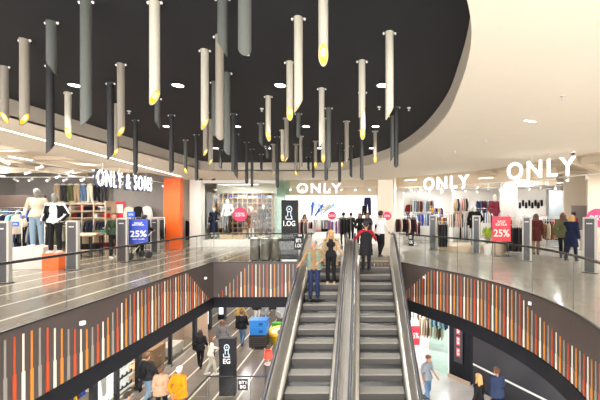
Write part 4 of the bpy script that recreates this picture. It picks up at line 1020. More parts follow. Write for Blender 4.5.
# ---- poster stands
def poster(px, yb, yt, wpx, Y, m, lines, label, rz):
    w_ = wpx * Y / F; zt = gz(yt, Y); zb = gz(yb, Y)
    t = thing('poster_stand', label, 'poster stand', (gx(px, Y), Y, 0), rz)
    MB().box((-w_ / 2, -.012, zb), (w_ / 2, .012, zt)).build('poster', m, t)
    for g in (-1, 1): MB().box((g * w_ * .36 - .012, .014, .02), (g * w_ * .36 + .012, .034, zt + .06)).build('post', BLACK, t)
    MB().box((-w_ * .45, -.16, 0), (w_ * .45, .18, .02)).build('base', BLACK, t)
    h = zt - zb
    for s_, dz, sz in lines:
        o = text('lettering', s_, .1, WHITE, t, (0, -.015, zb + h * dz), (PI / 2, 0, 0), .002, .002); FIT.append((o, w_ * (.86 if '%' in s_ else .62), h * sz))
poster(138.5, 243.5, 219, 17, 11.75, BLUE, [('SALE\nEXTRA', .80, .14), ('25%', .40, .26), ('AUF ALLES', .18, .05)], 'blue sale poster reading 25% in front of the pushchair', R(15))
poster(501.5, 241.5, 216.5, 17, 13.0, RED, [('SALE\nEXTRA', .74, .22), ('25%', .34, .30)], 'red sale poster reading 25% in the right shop entrance', R(-20))
# pushchair
t = thing('pushchair', 'black pushchair with grey wheels behind the blue poster', 'pushchair', (gx(136, 12.3), 12.3, 0), R(-30))
MB().ell((0, -.05, .62), (.24, .36, .2)).build('carrycot', fab('black', (.012, .012, .014)), t, smooth=True)
MB().ell((0, .18, .78), (.25, .2, .24)).build('hood', fab('black', (.012, .012, .014)), t, smooth=True)
for a in (-1, 1):
    for b in (-.32, .32):
        mb = MB(); mb.rings([[(a * .26 + dx, b + rr * math.cos(u), .13 + rr * math.sin(u)) for u in [2 * PI * k / 20 for k in range(20)]] for dx, rr in ((-.02, .11), (-.015, .13), (.015, .13), (.02, .11))]); mb.build('wheel', mat('tyre', (.06, .06, .06), .6), t, smooth='auto')
    MB().tube([(a * .24, -.32, .14), (a * .24, .0, .5), (a * .24, .45, 1.0)], .014, 6).build('frame_tube', STEEL, t, smooth=True)
MB().tube([(-.24, .45, 1.0), (.24, .45, 1.0)], .018, 8).build('handle', BLACK, t, smooth=True)

# ---- menswear shop interior
t = MB().box((-.45, -.42, 0), (.45, .42, .65))  .build('plinth', mat('plinth white', (.56, .54, .51), .5), loc=(gx(36, 10.35), 10.35, 0), rot=(0, 0, R(12)), bevel=.006); tag(t, 'white square plinth under the cream hoodie mannequin', 'plinth')
t = MB().box((-.22, -.22, 0), (.22, .22, .5)).build('plinth', ORANGE, loc=(gx(56, 9.95), 9.95, 0), rot=(0, 0, R(8)), bevel=.006); tag(t, 'small orange plinth under the black jacket mannequin', 'plinth')
# back wall shelving with folded clothes, hanging row beneath
sx0, sx1 = gx(66, 16.9), gx(112, 16.9); t = thing('shelving_unit', 'pale wooden wall shelving with folded clothes in the menswear shop', 'shelving', (0, 16.8, 0))
for k in range(5): x = sx0 + (sx1 - sx0) * k / 4; MB().box((x - .02, -.35, 0), (x + .02, .38, 2.3)).build('upright', mat('shelf sand', (.62, .5, .34), .5), t)
for z in (.95, 1.45, 1.80, 2.15): MB().box((sx0, -.35, z - .02), (sx1, .38, z + .02)).build('shelf_board', mat('shelf sand', (.62, .5, .34), .5), t)
for j, z in enumerate((1.47, 1.82)):
    for i in range(14):
        col = ['charcoal', 'black', 'white', 'navy', 'grey', 'black', 'brown', 'maroon', 'red'][(i * 2 + j * 5) % 9]
        stack(col, (sx0 + (sx1 - sx0) * (i + .5) / 14, 16.62, z), 0, '%s folded clothes on the pale wooden wall shelving' % col, '%s folded clothes on the wall shelving' % col, 5 + (i + j) % 2)
rack((sx0 + sx1) / 2, 16.65, 0, (sx1 - sx0) * .96, 1.38, 22, 'shirt', ['black', 'charcoal', 'black', 'navy', 'black', 'grey'], 'under the pale wooden wall shelving', True)
# trousers shown on half mannequins standing on top of the shelving
for i in range(8):
    px = 57 + i * 6.6; Y = 16.75; col = ['beige', 'charcoal', 'olive', 'beige', 'denim', 'cream', 'black', 'charcoal'][i]
    t = thing('trouser_form', ['beige', 'grey', 'olive green', 'tan', 'blue denim', 'cream', 'black', 'dark slate'][i] + ' trousers on a standing leg form above the wall shelving', 'display form', (gx(px, Y), Y, 2.17 if px > 63 else 2.17))
    mb = MB(); mb.ell((0, 0, .92 * .92), (.15, .11, .13))
    for g in (-1, 1): mb.capsule((g * .08, 0, .83), (g * .10, -.04 * g, .46), .085, .065); mb.capsule((g * .10, -.04 * g, .46), (g * .11, .03, .08), .065, .05)
    remesh(mb.build('trousers', fab('g ' + col, CLO[col]), t), .016)
    mb = MB()
    for g in (-1, 1): mb.capsule((g * .11, .03, .05), (g * .12, -.12, .03), .035, .028)
    mb.ell((0, 0, .97), (.13, .09, .06)); mb.build('leg_form', MWHITE, t, smooth=True)
o = MB().box((gx(52, 16.8), 16.45, 0), (sx0 - .03, 17.19, 2.15)).build('cupboard_unit', mat('shelf sand', (.62, .5, .34), .5)); tag(o, 'plain sand coloured unit at the left end of the wall shelving', 'cabinet')
# wall displays on the grey wall
o = MB().box((-.28, -.02, 0), (.28, 0, .95)).build('framed_poster', RED, loc=(gx(119, 17.15), 17.18, 1.35)); m2 = MB().box((-.2, -.025, .35), (.2, -.021, .8)).build('photo_panel', WHITE, o); tag(o, 'red and white poster on the grey wall of the menswear shop', 'poster')
for px, col, kd, z, lab in ((129, 'cream', 'shirt', 2.05, 'cream sweatshirt displayed on the grey wall'), (138.5, 'black', 'shirt', 2.08, 'black shirt displayed on the grey wall'), (147, 'white', 'shirt', 2.08, 'white shirt displayed on the grey wall next to the orange column')):
    o = garment(kd, col, (gx(px, 16.9), 16.9, z), R(90), lab, None, 1.05); del o['group']
for px, py, Y, wpx, lab in ((131, 214.5, 15.5, 8, 'blue price card in front of the cream sweatshirt'), (24, 215.5, 11.5, 7, 'upper blue price card among the clothes behind the white plinth'), (15.5, 224, 11.3, 7, 'lower blue price card on the rail behind the white plinth'), (168, 224, 0, 0, '')):
    if not lab: continue
    w_ = wpx * Y / F; t = thing('price_card', lab, 'price card', (gx(px, Y), Y, gz(py, Y)))
    MB().box((-w_ / 2, -.006, -w_ * .35), (w_ / 2, .006, w_ * .35)).build('card', mat('card blue', (.02, .12, .62), .5), t)
    o = text('lettering', '25%', .1, WHITE, t, (0, -.008, 0), (PI / 2, 0, 0), .001, .002); FIT.append((o, w_ * .6, w_ * .25)); MB().tube([(0, .01, -w_ * .35), (0, .01, -w_ * .35 - .4)], .006, 6).build('stem', STEEL, t)
rack(gx(26, 11.9), 11.9, R(5), 1.25, 1.35, 12, 'coat', ['black', 'charcoal', 'black', 'grey', 'navy'], 'behind the white plinth', sc=.95)
rack(gx(2, 11.6), 11.6, 0, 1.4, 1.75, 12, 'shirt', ['teal', 'cream', 'navy', 'black', 'sky'], 'at the far left of the menswear shop')
rack(gx(9, 15.2), 15.2, 0, 3.4, 1.95, 22, 'shirt', ['navy', 'charcoal', 'sky', 'black', 'teal', 'blue'], 'against the brown wall of the menswear shop', True)
o = MB().box((gx(-40, 15.5), 15.45, 0), (gx(45, 15.5), 15.55, 2.55)).build('partition', mat('dark brown panel', (.12, .085, .07), .6)); tag(o, 'dark brown partition behind the rail of blue shirts', 'partition')
rack(gx(62, 12.6), 12.6, R(80), .9, 1.3, 9, 'coat', ['olive', 'black', 'grey', 'olive'], 'between the orange plinth and the gate', sc=.9)
table(gx(86, 12.9), 12.9, 0, .9, .6, .85, 'pale wooden display table with a cream top beyond the second gate')
table(gx(106, 13.9), 13.9, 0, 1.0, .6, .88, 'wooden display table with green and maroon clothes beside the person in dark green', DWOOD)
for k in range(3): stack('cream', (gx(86, 12.9) - .33 + k * .33, 12.9, .85), 0, 'cream folded clothes on the pale display table', 'folded clothes on the pale display table', 2); stack('black', (gx(86, 12.9) - .33 + k * .33, 12.9, .28), 0, 'black folded clothes on the lower shelf of the pale display table', 'folded clothes under the pale display table', 6)
for k in range(3): c = ('olive', 'teal', 'white')[k]; stack(c, (gx(106, 13.9) - .33 + k * .33, 13.9, .88), 0, c + ' folded clothes on top of the dark wooden display table', None, 3); stack('maroon', (gx(106, 13.9) - .33 + k * .33, 13.9, .28), 0, 'maroon folded clothes on the lower shelf of the dark display table', 'folded clothes under the dark display table', 5)
rack(gx(150, 14.8), 14.8, 0, 1.3, 1.5, 10, 'coat', ['black', 'charcoal', 'navy', 'grey'], 'left of the orange column')
rack(gx(190, 17.8), 17.8, R(70), .8, 1.4, 6, 'coat', ['black', 'yellow', 'charcoal', 'brown'], 'in the passage right of the orange column')
o = MB().box((-.6, 0, 0), (.6, .02, 1.4)).build('framed_picture', mat('rose print', (.75, .52, .54), .6), loc=(gx(192, 21.2), 21.2, 1.0)); tag(o, 'pale pink picture panel in the passage', 'picture')
struct(MB().box((-9.3, 21.25, 0), (-7.9, 21.35, ZS)).build('wall_passage_end', WHITE))

# ---- rear shop (x 278..378)
struct(MB().box((-4.3, 22, 0), (2.0, 22.1, ZS)).build('wall_rear_shop', WHITE))
struct(MB().box((1.75, 17.4, 0), (1.85, 22, ZS)).build('wall_rear_right', CREAM))
struct(MB().box((-4.3, 18.3, 0), (-4.2, 22, ZS)).build('wall_rear_left', WHITE))
Y = 19.0; t = thing('lightbox', 'bright poster with blue and beige figures on the rear shop wall', 'lightbox', (gx(322.5, Y), Y, 1.45))
MB().box((-1.18, 0, 0), (1.18, .08, 1.12)).build('panel', LBOX, t); MB().box((-1.2, .01, -.02), (1.2, .1, 1.14)).build('frame', WHITE, t)
def fig(x, z, col, lean):
    mb = MB(); d = Vector((math.sin(lean), 0, math.cos(lean)))
    b = Vector((x, -.012, z)); hp = b + d * .38; sh = hp + d * .3
    for a_, c_, r1, r2 in ((b, hp, .05, .07), (hp, sh, .08, .09), (sh, sh + d * .12, .04, .05), (sh, sh + Vector((.18, 0, -.12)), .04, .03), (sh, sh - Vector((.14, 0, .18)), .04, .03)):
        w = a_ - Vector((0, 0, 0)); mb.capsule(a_, c_, r1, r2, 8)
    for i, v in enumerate(mb.v): v.y = -.006 + (v.y + .012) * .05
    mb.build('printed_figure', mat('print %s' % (col,), col, .6), t, smooth=True)
for x, z, c, l in ((-.62, .12, (.02, .12, .6), .1), (-.42, .1, (.02, .1, .5), .6), (-.22, .3, (.6, .45, .28), 1.0), (.05, .28, (.3, .5, .75), .9), (-.02, .12, (.45, .62, .8), -.3)):
    fig(x, z, c, l)
rack(gx(306, 17.4), 17.4, 0, 1.0, 1.35, 9, 'shirt', ['white', 'pink', 'black', 'cream', 'grey'], 'left in the rear shop below the lightbox')
rack(gx(322, 18.3), 18.3, R(10), 1.1, 1.45, 9, 'shirt', ['denim', 'maroon', 'grey', 'charcoal'], 'in front of the lightbox of the rear shop')
rack(gx(334.5, 17.2), 17.2, 0, .8, 1.4, 7, 'shirt', ['lilac', 'pink', 'lilac', 'white'], 'under the hanging pink disc')
rack(gx(345, 17.0), 17.0, 0, .6, 1.5, 6, 'coat', ['charcoal', 'black'], 'between the rear shop shoppers', sc=.8)
rack(gx(371, 18.2), 18.2, 0, .9, 1.4, 8, 'coat', ['black', 'charcoal', 'denim'], 'beside the rear shop column')
table(gx(318, 16.9), 16.9, 0, 1.0, .5, .75, 'white display table at the entrance of the rear shop', WHITE)
for k, c in enumerate(('white', 'pink', 'black')): stack(c, (gx(318, 16.9) - .33 + k * .33, 16.9, .75), 0, c + ' folded clothes on the white table of the rear shop', None, 4)
o = garment('trousers', 'navy', (gx(367.5, 17.6), 17.6, 2.58), R(90), 'large navy jeans hung high beside the beige column', None, 1.0); del o['group']
o = garment('trousers', 'black', (gx(364, 17.3), 17.3, 2.12), R(90), 'black shorts hung below the large navy jeans', None, .55); del o['group']

# ---- right shop
struct(MB().box((2.0, 23, 0), (14, 23.1, ZS)).build('wall_right_back', WHITE))
def wallpanel(pxa, pxb, Y, z0, z1, m, label, th=.08):
    o = MB().box((gx(pxa, Y), Y, z0), (gx(pxb, Y), Y + th, z1)).build('display_bay', m); tag(o, label, 'display wall'); return o
# bulkheads closing the open ceilings towards the back
struct(MB().box((-4.2, 18.35, 2.68), (1.75, 18.45, ZS)).build('trim_12', TAN))
for i, (a, b) in enumerate((((2.0, 19.0), (6.2, 17.6)), ((6.2, 17.6), (9.6, 16.2)))):
    dd = Vector((b[0] - a[0], b[1] - a[1], 0)); struct(MB().box((0, 0, 0), (dd.length, .1, ZS - 3.1)).build('trim_%d' % (13 + i), TAN, loc=(a[0], a[1], 3.1), rot=(0, 0, math.atan2(dd.y, dd.x))))
wallpanel(404, 441, 20.5, 0, 2.75, WHITE, 'white wall bay behind the racks left of the first right gate')
wallpanel(453, 470, 18.4, 0, 2.9, WHITE, 'white wall bay behind the beige clothes')
wallpanel(500, 517, 16.6, 0, 3.3, mat('pale grey wall', (.55, .53, .50), .8), 'pale grey wall section behind the plaid shirt mannequin')
wallpanel(517, 546, 18.0, 0, 3.0, WHITE, 'white wall bay with small accessories in the right shop')
wallpanel(549, 563, 19.0, .0, 3.0, mat('pale blue panel', (.40, .46, .50), .5), 'pale blue white wall panel in the right shop')
wallpanel(564, 571, 17.6, 0, 3.94, CREAM, 'cream wall edge left of the dark doorway')
wallpanel(571, 588, 17.6, 2.1, 3.94, CREAM, 'cream wall above the dark doorway')
wallpanel(588, 640, 14.6, 0, 3.94, BEIGE, 'beige wall section at the right end of the right shop')
o = MB().box((gx(570, 18.8), 18.8, 0), (gx(592, 18.8), 18.9, 2.4)).build('partition', mat('doorway grey', (.16, .14, .13), .7)); tag(o, 'dark grey partition seen through the doorway', 'partition')
R_ = [(406, 17.2, 5, 1.2, 1.5, 10, 'shirt', ['black', 'maroon', 'cream', 'black'], 'at the left of the right shop'), (421, 18.9, 0, 2.0, 1.75, 16, 'shirt', ['sky', 'denim', 'lilac', 'blue', 'white'], 'in front of the white wall bay'),
      (441, 16.4, -15, .7, 1.6, 6, 'coat', ['yellow', 'maroon', 'charcoal'], 'behind the first right gate'), (443, 14.9, -20, .5, 1.3, 6, 'coat', ['charcoal', 'black'], 'right of the first right gate'),
      (455, 17.0, -15, 1.0, 1.75, 8, 'shirt', ['cream', 'pink', 'beige', 'black'], 'beside the beige display'), (467, 17.7, -20, .9, 1.3, 7, 'dress', ['black', 'cream', 'denim'], 'left of the black coat mannequin'),
      (517, 13.9, -30, .9, 1.2, 9, 'coat', ['black', 'black', 'charcoal'], 'right of the red sale poster'), (484, 17.6, -20, 1.2, 1.95, 9, 'shirt', ['denim', 'cream', 'brown', 'white', 'navy'], 'behind the black coat mannequin'),
      (521, 17., -25, 1.3, 1.7, 10, 'shirt', ['white', 'sky', 'beige', 'cream'], 'in front of the accessories wall'), (549, 14.6, -20, 1.1, 1.35, 9, 'shirt', ['beige', 'cream', 'brown'], 'with beige knitwear left of the couple'),
      (556, 16.2, -20, 1.2, 1.5, 9, 'coat', ['black', 'navy', 'charcoal', 'red'], 'behind the couple in the right shop'), (541, 17.3, 0, .8, 1.6, 6, 'shirt', ['pink', 'white', 'sky'], 'near the pale blue panel')]
R_ += [(423, 20.1, 0, 1.5, 2.55, 11, 'shirt', ['white', 'sky', 'grey', 'beige', 'maroon'], 'high on the leftmost white wall bay'), (461, 18.0, 0, .8, 2.6, 6, 'shirt', ['beige', 'navy', 'cream', 'pink'], 'high on the wall bay behind the beige clothes'),
       (485, 18.8, 0, 1.1, 2.5, 7, 'shirt', ['navy', 'denim', 'maroon', 'charcoal', 'sky'], 'high behind the black coat mannequin'), (530, 15.8, -25, 1.2, 1.45, 9, 'dress', ['cream', 'beige', 'charcoal', 'brown'], 'behind the third grey gate'),
       (413, 18.2, 0, .9, 1.2, 7, 'shirt', ['black', 'white', 'maroon'], 'low beside the left mannequin'), (437, 19.2, 0, .8, 2.1, 6, 'shirt', ['yellow', 'lilac', 'navy'], 'above the first right gate'), (504, 15.9, -20, .8, 1.5, 7, 'coat', ['black', 'denim', 'charcoal'], 'behind the red sale poster')]
for px, Y, rz, L, h, n, kd, cols, wh in R_:
    rack(gx(px, Y), Y, R(rz), L, h, n, kd, cols, wh)
for px, Y, z, kd, col, lab in ((462, 18.3, 2.55, 'shirt', 'navy', 'navy top hung high on the white wall bay'), (458, 18.2, 1.9, 'shirt', 'beige', 'beige top hung on the white wall bay'), (470, 18.3, 1.9, 'shirt', 'cream', 'cream top hung on the wall by the beige display'),
                              (426, 20.3, 2.3, 'shirt', 'white', 'white top hung on the left wall bay'), (409, 20.3, 2.25, 'shirt', 'maroon', 'maroon top hung on the left wall bay')):
    o = garment(kd, col, (gx(px, Y), Y, z), R(90), lab, None, .9); del o['group']
for i in range(8):
    px = 520 + i * 3.1
    o = MB().lathe((0, 0, 0), [(.03, 0), (.07, .04), (.06, .3), (.02, .34)], 10, sy=.5).build('hanging_bag', fab('g black', CLO['black']), loc=(gx(px, 17.9), 17.9, 1.95 + .12 * (i % 2))); tag(o, 'small black bag hanging on the accessories wall', 'bag', 'bags on the accessories wall')
# round podiums, plinth, plant
t = MB().lathe((0, 0, 0), [(1.05, 0), (1.05, .24), (1.02, .26)], 48).build('round_podium', mat('podium oak', (.62, .50, .36), .4), loc=(gx(462, 15.3), 15.3, 0), smooth='auto'); tag(t, 'low round beige podium at the entrance of the right shop', 'podium')
t = MB().lathe((0, 0, 0), [(.42, 0), (.42, .70), (.41, .72)], 40).build('round_plinth', mat('podium oak', (.62, .50, .36), .4), loc=(gx(496, 14.6), 14.6, 0), smooth='auto'); tag(t, 'round beige plinth under the plaid shirt mannequin', 'plinth')
x, Y = gx(487.5, 13.45), 13.45
t = thing('potted_plant', 'yellow-green leafy plant in a white pot between mannequins', 'plant', (x, Y, 0))
MB().lathe((0, 0, 0), [(.12, 0), (.17, .45), (.15, .45), (.14, .40)], 24).build('pot', WHITE, t, smooth='auto')
mb = MB()
for i in range(70):
    a = random.uniform(0, 2 * PI); el = random.uniform(.1, 1.4); r = random.uniform(.12, .33); c = Vector((r * math.cos(a) * math.cos(el), r * math.sin(a) * math.cos(el), .72 + r * math.sin(el) * 1.2))
    d = (c - Vector((0, 0, .6))).normalized(); s_ = d.cross(Vector((0, 0, 1))).normalized() * .045; n_ = d.cross(s_).normalized() * .006
    mb.add([c - d * .08, c + s_, c + d * .1, c - s_, c + n_], [(0, 1, 4), (1, 2, 4), (2, 3, 4), (3, 0, 4), (0, 3, 2, 1)])
mb.build('leaves', mat('leaf lime', (.42, .55, .03), .5), t)
mb = MB()
for i in range(7): a = i * .9; mb.tube([(0, 0, .4), (.08 * math.cos(a), .08 * math.sin(a), .62), (.16 * math.cos(a), .16 * math.sin(a), .82)], .006, 5)
mb.build('stems', mat('stem green', (.12, .2, .03), .6), t)
# counter
t = thing('sales_counter', 'white sales counter with a dark top near the dark doorway', 'counter', (gx(586, 15.7), 15.7, 0)); MB().box((-.5, -.3, 0), (.5, .3, .92)).build('body', WHITE, t); MB().box((-.53, -.33, .92), (.53, .33, .96)).build('top', BLACK, t)
EXPOSURE = 0.85
# ---------------------------------------------------------------- lower level
ZL = LOW; ZT = -1.55
XW = -8.4
ppl = mat('dark mullion', (.012, .013, .018), .35)
struct(MB().box((XW - .1, 5, -2.25), (XW, 18, ZT)).build('trim_10', NEAR))
def gy(px): return XW * F / (px - 361.)
for i, (a, b) in enumerate(((92.5, 97.5), (117, 119.2), (138, 141.5), (170.5, 172), (194.5, 197))):
    struct(MB().box((XW - .12, gy(a), ZL), (XW + .02, gy(b), ZT)).build('wall_mullion', ppl))
struct(MB().box((XW - .08, 5, ZL), (XW + .02, 17, ZL + .12)).build('baseboard_left', STEEL))
for i, (a, b) in enumerate(((60, 92.5), (97.5, 117), (119.2, 138), (141.5, 170.5), (172, 194.5))):
    struct(MB().box((XW - .04, gy(a) + .01, ZL + .12), (XW - .03, gy(b) - .01, -2.25)).build('window_%d' % (i + 3), GLASS))
struct(MB().box((-14, 4, ZL), (-13.9, 18, ZT)).build('wall_lower_left', mat('warm shop wall', (.42, .30, .22), .7)))
for y in (10.62, 12.55): struct(MB().box((-13.9, y, ZL), (XW - .8, y + .08, ZT)).build('wall_lower_divider', WHITE))
struct(MB().box((-13.9, 18, ZL), (XW, 18.1, ZT)).build('wall_lower_end', mat('warm shop wall', (.42, .30, .22), .7)))
# clothes window (x 60..92): rail with red, blue, yellow pieces behind white slats
t = thing('window_blind', 'white slatted header blind above the coloured clothes in the lower left window', 'blind', (XW - .25, 9.5, -2.85))
for k in range(5): MB().box((-.03, -1.1, k * .09), (.03, 1.1, k * .09 + .055)).build('slat', WHITE, t)
rack(XW - .5, 9.75, R(90), 1.5, 2.05, 13, 'dress', ['blue', 'red', 'navy', 'yellow', 'maroon', 'blue'], 'in the lower left shop window', True, ZL, .9)
# bright poster (x 98..117)
Ya, Yb = gy(98), gy(116.5)
t = thing('lightbox', 'bright poster with a grey figure in the lower left window', 'lightbox', (XW - .15, (Ya + Yb) / 2, ZL + .5))
MB().box((-.06, -(Yb - Ya) / 2, 0), (0, (Yb - Ya) / 2, 2.8)).build('panel', mat('poster light', (.8, .78, .74), .5, emit=(1, .97, .92), es=.5), t); 
mb = MB().capsule((.0, .05, .3), (.0, .0, 1.3), .1, .16); mb.capsule((0, 0, 1.3), (0, -.02, 2.0), .17, .14); mb.ell((0, 0, 2.3), (.1, .12, .15)); mb.capsule((0, .1, 1.9), (0, .3, 1.3), .06, .05)
for v in mb.v: v.x = .003 + v.x * .05
mb.build('printed_figure', mat('print grey', (.42, .39, .37), .6), t, smooth=True)
# accessory shelves (x 119..138)
Ya, Yb = gy(119.5), gy(137.5); t = thing('accessory_shelf', 'white shelf wall with rows of black accessories in the lower left window', 'shelf', (XW - .3, (Ya + Yb) / 2, ZL + .3))
L = (Yb - Ya); MB().box((-.06, -L / 2, 0), (-.03, L / 2, 2.75)).build('back_board', mat('lit shelf white', (.8, .8, .78), .5, emit=(1, 1, 1), es=.25), t)
for k in range(7): MB().box((-.03, -L / 2, .12 + k * .4), (.2, L / 2, .14 + k * .4)).build('shelf_board', WHITE, t)
for k in range(6):
    for j in range(4):
        y = (Ya + Yb) / 2 - L / 2 + L * (j + .5) / 4
        mb = MB().capsule((0, -.09, .035), (0, .05, .03), .03, .034); mb.capsule((0, .05, .03), (0, .07, .11), .034, .03)
        if k == 0 and j == 0: bt = mb.build('ankle_boot', BLACK, smooth=True); tag(bt, 'small black shoe on the white shelf wall', 'shoe', 'black shoes on the white shelf wall'); o = bt
        else: o = bt.copy(); COL.objects.link(o)
        o.location = (XW - .2, y, ZL + .3 + .142 + k * .4)
# furniture and frames shop (x 141..194)
for k, (y, z, w_, h_, c) in enumerate(((13.0, -3.1, .6, .8, 'brown'), (13.7, -3.0, .5, .6, 'beige'), (14.3, -3.1, .6, .8, 'charcoal'), (15.2, -3.0, .5, .5, 'brown'), (15.8, -3.1, .5, .7, 'cream'), (16.6, -3.0, .6, .7, 'charcoal'), (13.3, -2.2, .5, .4, 'cream'), (15.5, -2.25, .5, .4, 'brown'))):
    t = thing('picture_frame', '%s picture hanging in the furniture shop window' % c, 'picture', (-9.6, y, z), 0, '%s pictures in the furniture shop' % c)
    MB().box((-.03, -w_ / 2, -h_ / 2), (0, w_ / 2, h_ / 2)).build('frame', DWOOD, t); MB().box((0, -w_ / 2 + .04, -h_ / 2 + .04), (.006, w_ / 2 - .04, h_ / 2 - .04)).build('picture', fab('g ' + c, CLO[c]), t)
struct(MB().box((-9.75, 12.7, ZL), (-9.65, 17.9, ZT)).build('wall_furniture', mat('warm shop wall', (.42, .30, .22), .7)))
for k, (x, y, w_, d_, h_, m_, lab) in enumerate(((-9.1, 13.1, .7, .9, .8, WOOD, 'oak sideboard nearest in the furniture shop window'), (-9.1, 14.4, .6, .9, 1.0, DWOOD, 'dark wood cabinet in the middle of the furniture shop window'), (-9.1, 15.8, .7, 1.0, .55, mat('sofa grey', (.4, .35, .3), .8), 'low grey upholstered bench in the furniture shop window'))):
    t = thing('sideboard', lab, 'furniture', (x, y, ZL)); MB().box((-w_ / 2, -d_ / 2, .12), (w_ / 2, d_ / 2, h_)).build('body', m_, t, bevel=.02)
    for a in (-1, 1):
        for b in (-1, 1): MB().cyl((a * (w_ / 2 - .06), b * (d_ / 2 - .06), 0), .025, .12, 8).build('leg', BLACK, t)
    if k < 2:
        for b in (-1, 1): dr = MB().box((w_ / 2, b * d_ / 4 - d_ / 4 + .02, .16), (w_ / 2 + .015, b * d_ / 4 + d_ / 4 - .02, h_ - .05)).build('door', m_, t); MB().cyl((w_ / 2 + .03, b * .05, h_ * .55), .012, .05, 8).build('knob', STEEL, dr)
    mb = MB().lathe((0, 0, 0), [(.05, 0), (.09, .1), (.04, .2), (.05, .24)], 14); tag(mb.build('vase', mat('terracotta', (.45, .2, .1), .5) if k == 0 else WHITE, loc=(x, y, ZL + h_), smooth=True), ('terracotta vase on the oak sideboard', 'white vase on the dark wood cabinet', 'white vase on the grey bench')[k], 'vase')
# far left shops of the lower mall: white room, framed openings
struct(MB().box((-13, 18.2, ZL), (-12.9, 34, ZT)).build('wall_lower_far', WHITE))
struct(MB().box((-13, 30, ZL), (12, 30.1, ZT)).build('wall_lower_far_back', WHITE))
for px, yb, wpx, lab in ((207.8, 329, 6, 'tall white light column with a black base, nearer one'), (222.3, 318.7, 6, 'tall white light column with a black base, further one')):
    Y = 6.8 * F / (yb - 213); w_ = wpx * Y / F; t = thing('light_column', lab, 'light column', (gx(px, Y), Y, ZL))
    MB().box((-w_ / 2, -w_ / 2, 0), (w_ / 2, w_ / 2, .34)).build('base', BLACK, t); MB().box((-w_ / 2 + .05, -w_ / 2 + .02, .34), (w_ / 2 - .05, w_ / 2 - .02, 3.4)).build('light_panel', LBOX, t); 
    for g in (-1, 1): MB().box((g * (w_ / 2 - .025) - .025, -w_ / 2, .34), (g * (w_ / 2 - .025) + .025, w_ / 2, 3.5)).build('frame', BLACK, t)
# blue crates on black base
Y = 16.4; x = gx(257.3, Y)
t = thing('kiosk_base', 'black slatted trolley base under the blue crates', 'trolley', (x, Y + .3, ZL))
MB().box((-.42, -.3, .1), (.42, .3, .72)).build('body', BLACK, t, bevel=.01)
for k in range(5): MB().box((-.43, -.315, .18 + k * .1), (.43, -.30, .22 + k * .1)).build('slat', mat('slat dark', (.06, .05, .045), .5), t)
for a in (-1, 1):
    for b in (-1, 1): MB().cyl((a * .34, b * .22, 0), .04, .1, 10).build('foot', STEEL, t)
CB = mat('crate blue', (.02, .20, .60), .45)
for k in range(2):
    t = thing('crate', ('lower', 'upper')[k] + ' blue crate stacked on the black base', 'crate', (x + .02, Y + .3, ZL + .722 + k * .37))
    mb = MB(); mb.box((-.40, -.28, 0), (.40, .28, .34)); mb.box((-.42, -.30, .30), (.42, .30, .365)); mb.build('box', CB, t, bevel=.01)
    MB().box((.05, -.306, .12), (.25, -.28, .24)).build('label_plate', mat('crate dark', (.01, .06, .22), .5), t)
# toddler ride: yellow ring bowl on green and black base
Y = 17.6; x = gx(283, Y)
t = thing('toy_bowl', 'large yellow rimmed play bowl with white inside beside the blue crates', 'play bowl', (x, Y, ZL))
MB().lathe((0, 0, 0), [(.6, 0), (.66, .3), (.8, .45), (.84, .54), (.76, .60), (.64, .52), (.3, .40), (.05, .38)], 40).build('bowl', mat('toy yellow', (.80, .50, .02), .4), t, smooth='auto')
MB().lathe((0, 0, .40), [(.3, 0), (.6, .11), (.62, .13), (.3, .03)], 40).build('inner', mat('toy cream', (.85, .75, .45), .5), t, smooth='auto')
MB().cyl((0, 0, .40), .28, .12, 24).build('centre', mat('toy dark', (.15, .1, .05), .5), t)
for px, Yp, c, lab in ((266.5, 18.3, (.06, .35, .04), 'green play block left of the yellow bowl'), (294, 19.4, (.05, .38, .05), 'green play block behind the yellow bowl'), (277, 19.3, (.1, .45, .06), 'light green barrier behind the yellow bowl')):
    o = MB().box((-.28, -.14, 0), (.28, .14, .42)).build('play_block', mat('g%s' % (c,), c, .5), loc=(gx(px, Yp), Yp, ZL), bevel=.05); tag(o, lab, 'play block')
for i, (px, Yp, c, lab) in enumerate(((261, 21.2, (.3, .3, .3), 'grey lounge chair, leftmost by the back of the lower mall'), (275, 22.6, (.02, .02, .02), 'black lounge chair in the middle of the back seating'), (284, 20.8, (.4, .4, .4), 'light grey lounge chair near the escalator top'))):
    t = thing('lounge_chair', lab, 'chair', (gx(px, Yp), Yp, ZL), R(20 * i)); m_ = fab('seat%s' % (c,), c)
    MB().box((-.35, -.35, .3), (.35, .35, .45)).build('seat', m_, t, bevel=.04); MB().box((-.35, .25, .4), (.35, .38, .95)).build('backrest', m_, t, bevel=.04)
    for g in (-1, 1): MB().box((g * .36 - .05, -.35, .3), (g * .36 + .05, .36, .65)).build('armrest', m_, t, bevel=.03)
    for a in (-1, 1):
        for b in (-1, 1): MB().cyl((a * .3, b * .3, 0), .02, .3, 8).build('leg', BLACK, t)
for i, (px, Yp) in enumerate(((285, 24.5), (268, 25.5))):
    t = thing('round_table', ('white round table in the back of the lower mall beside the black chair', 'white round table furthest back in the lower mall', 'white round table nearest the escalator in the lower mall')[i], 'table', (gx(px, Yp), Yp, ZL))
    MB().cyl((0, 0, .7), .4, .03, 24).build('tabletop', WHITE, t); MB().cyl((0, 0, .03), .03, .67, 10).build('column', STEEL, t); MB().cyl((0, 0, 0), .25, .03, 20).build('foot', STEEL, t)
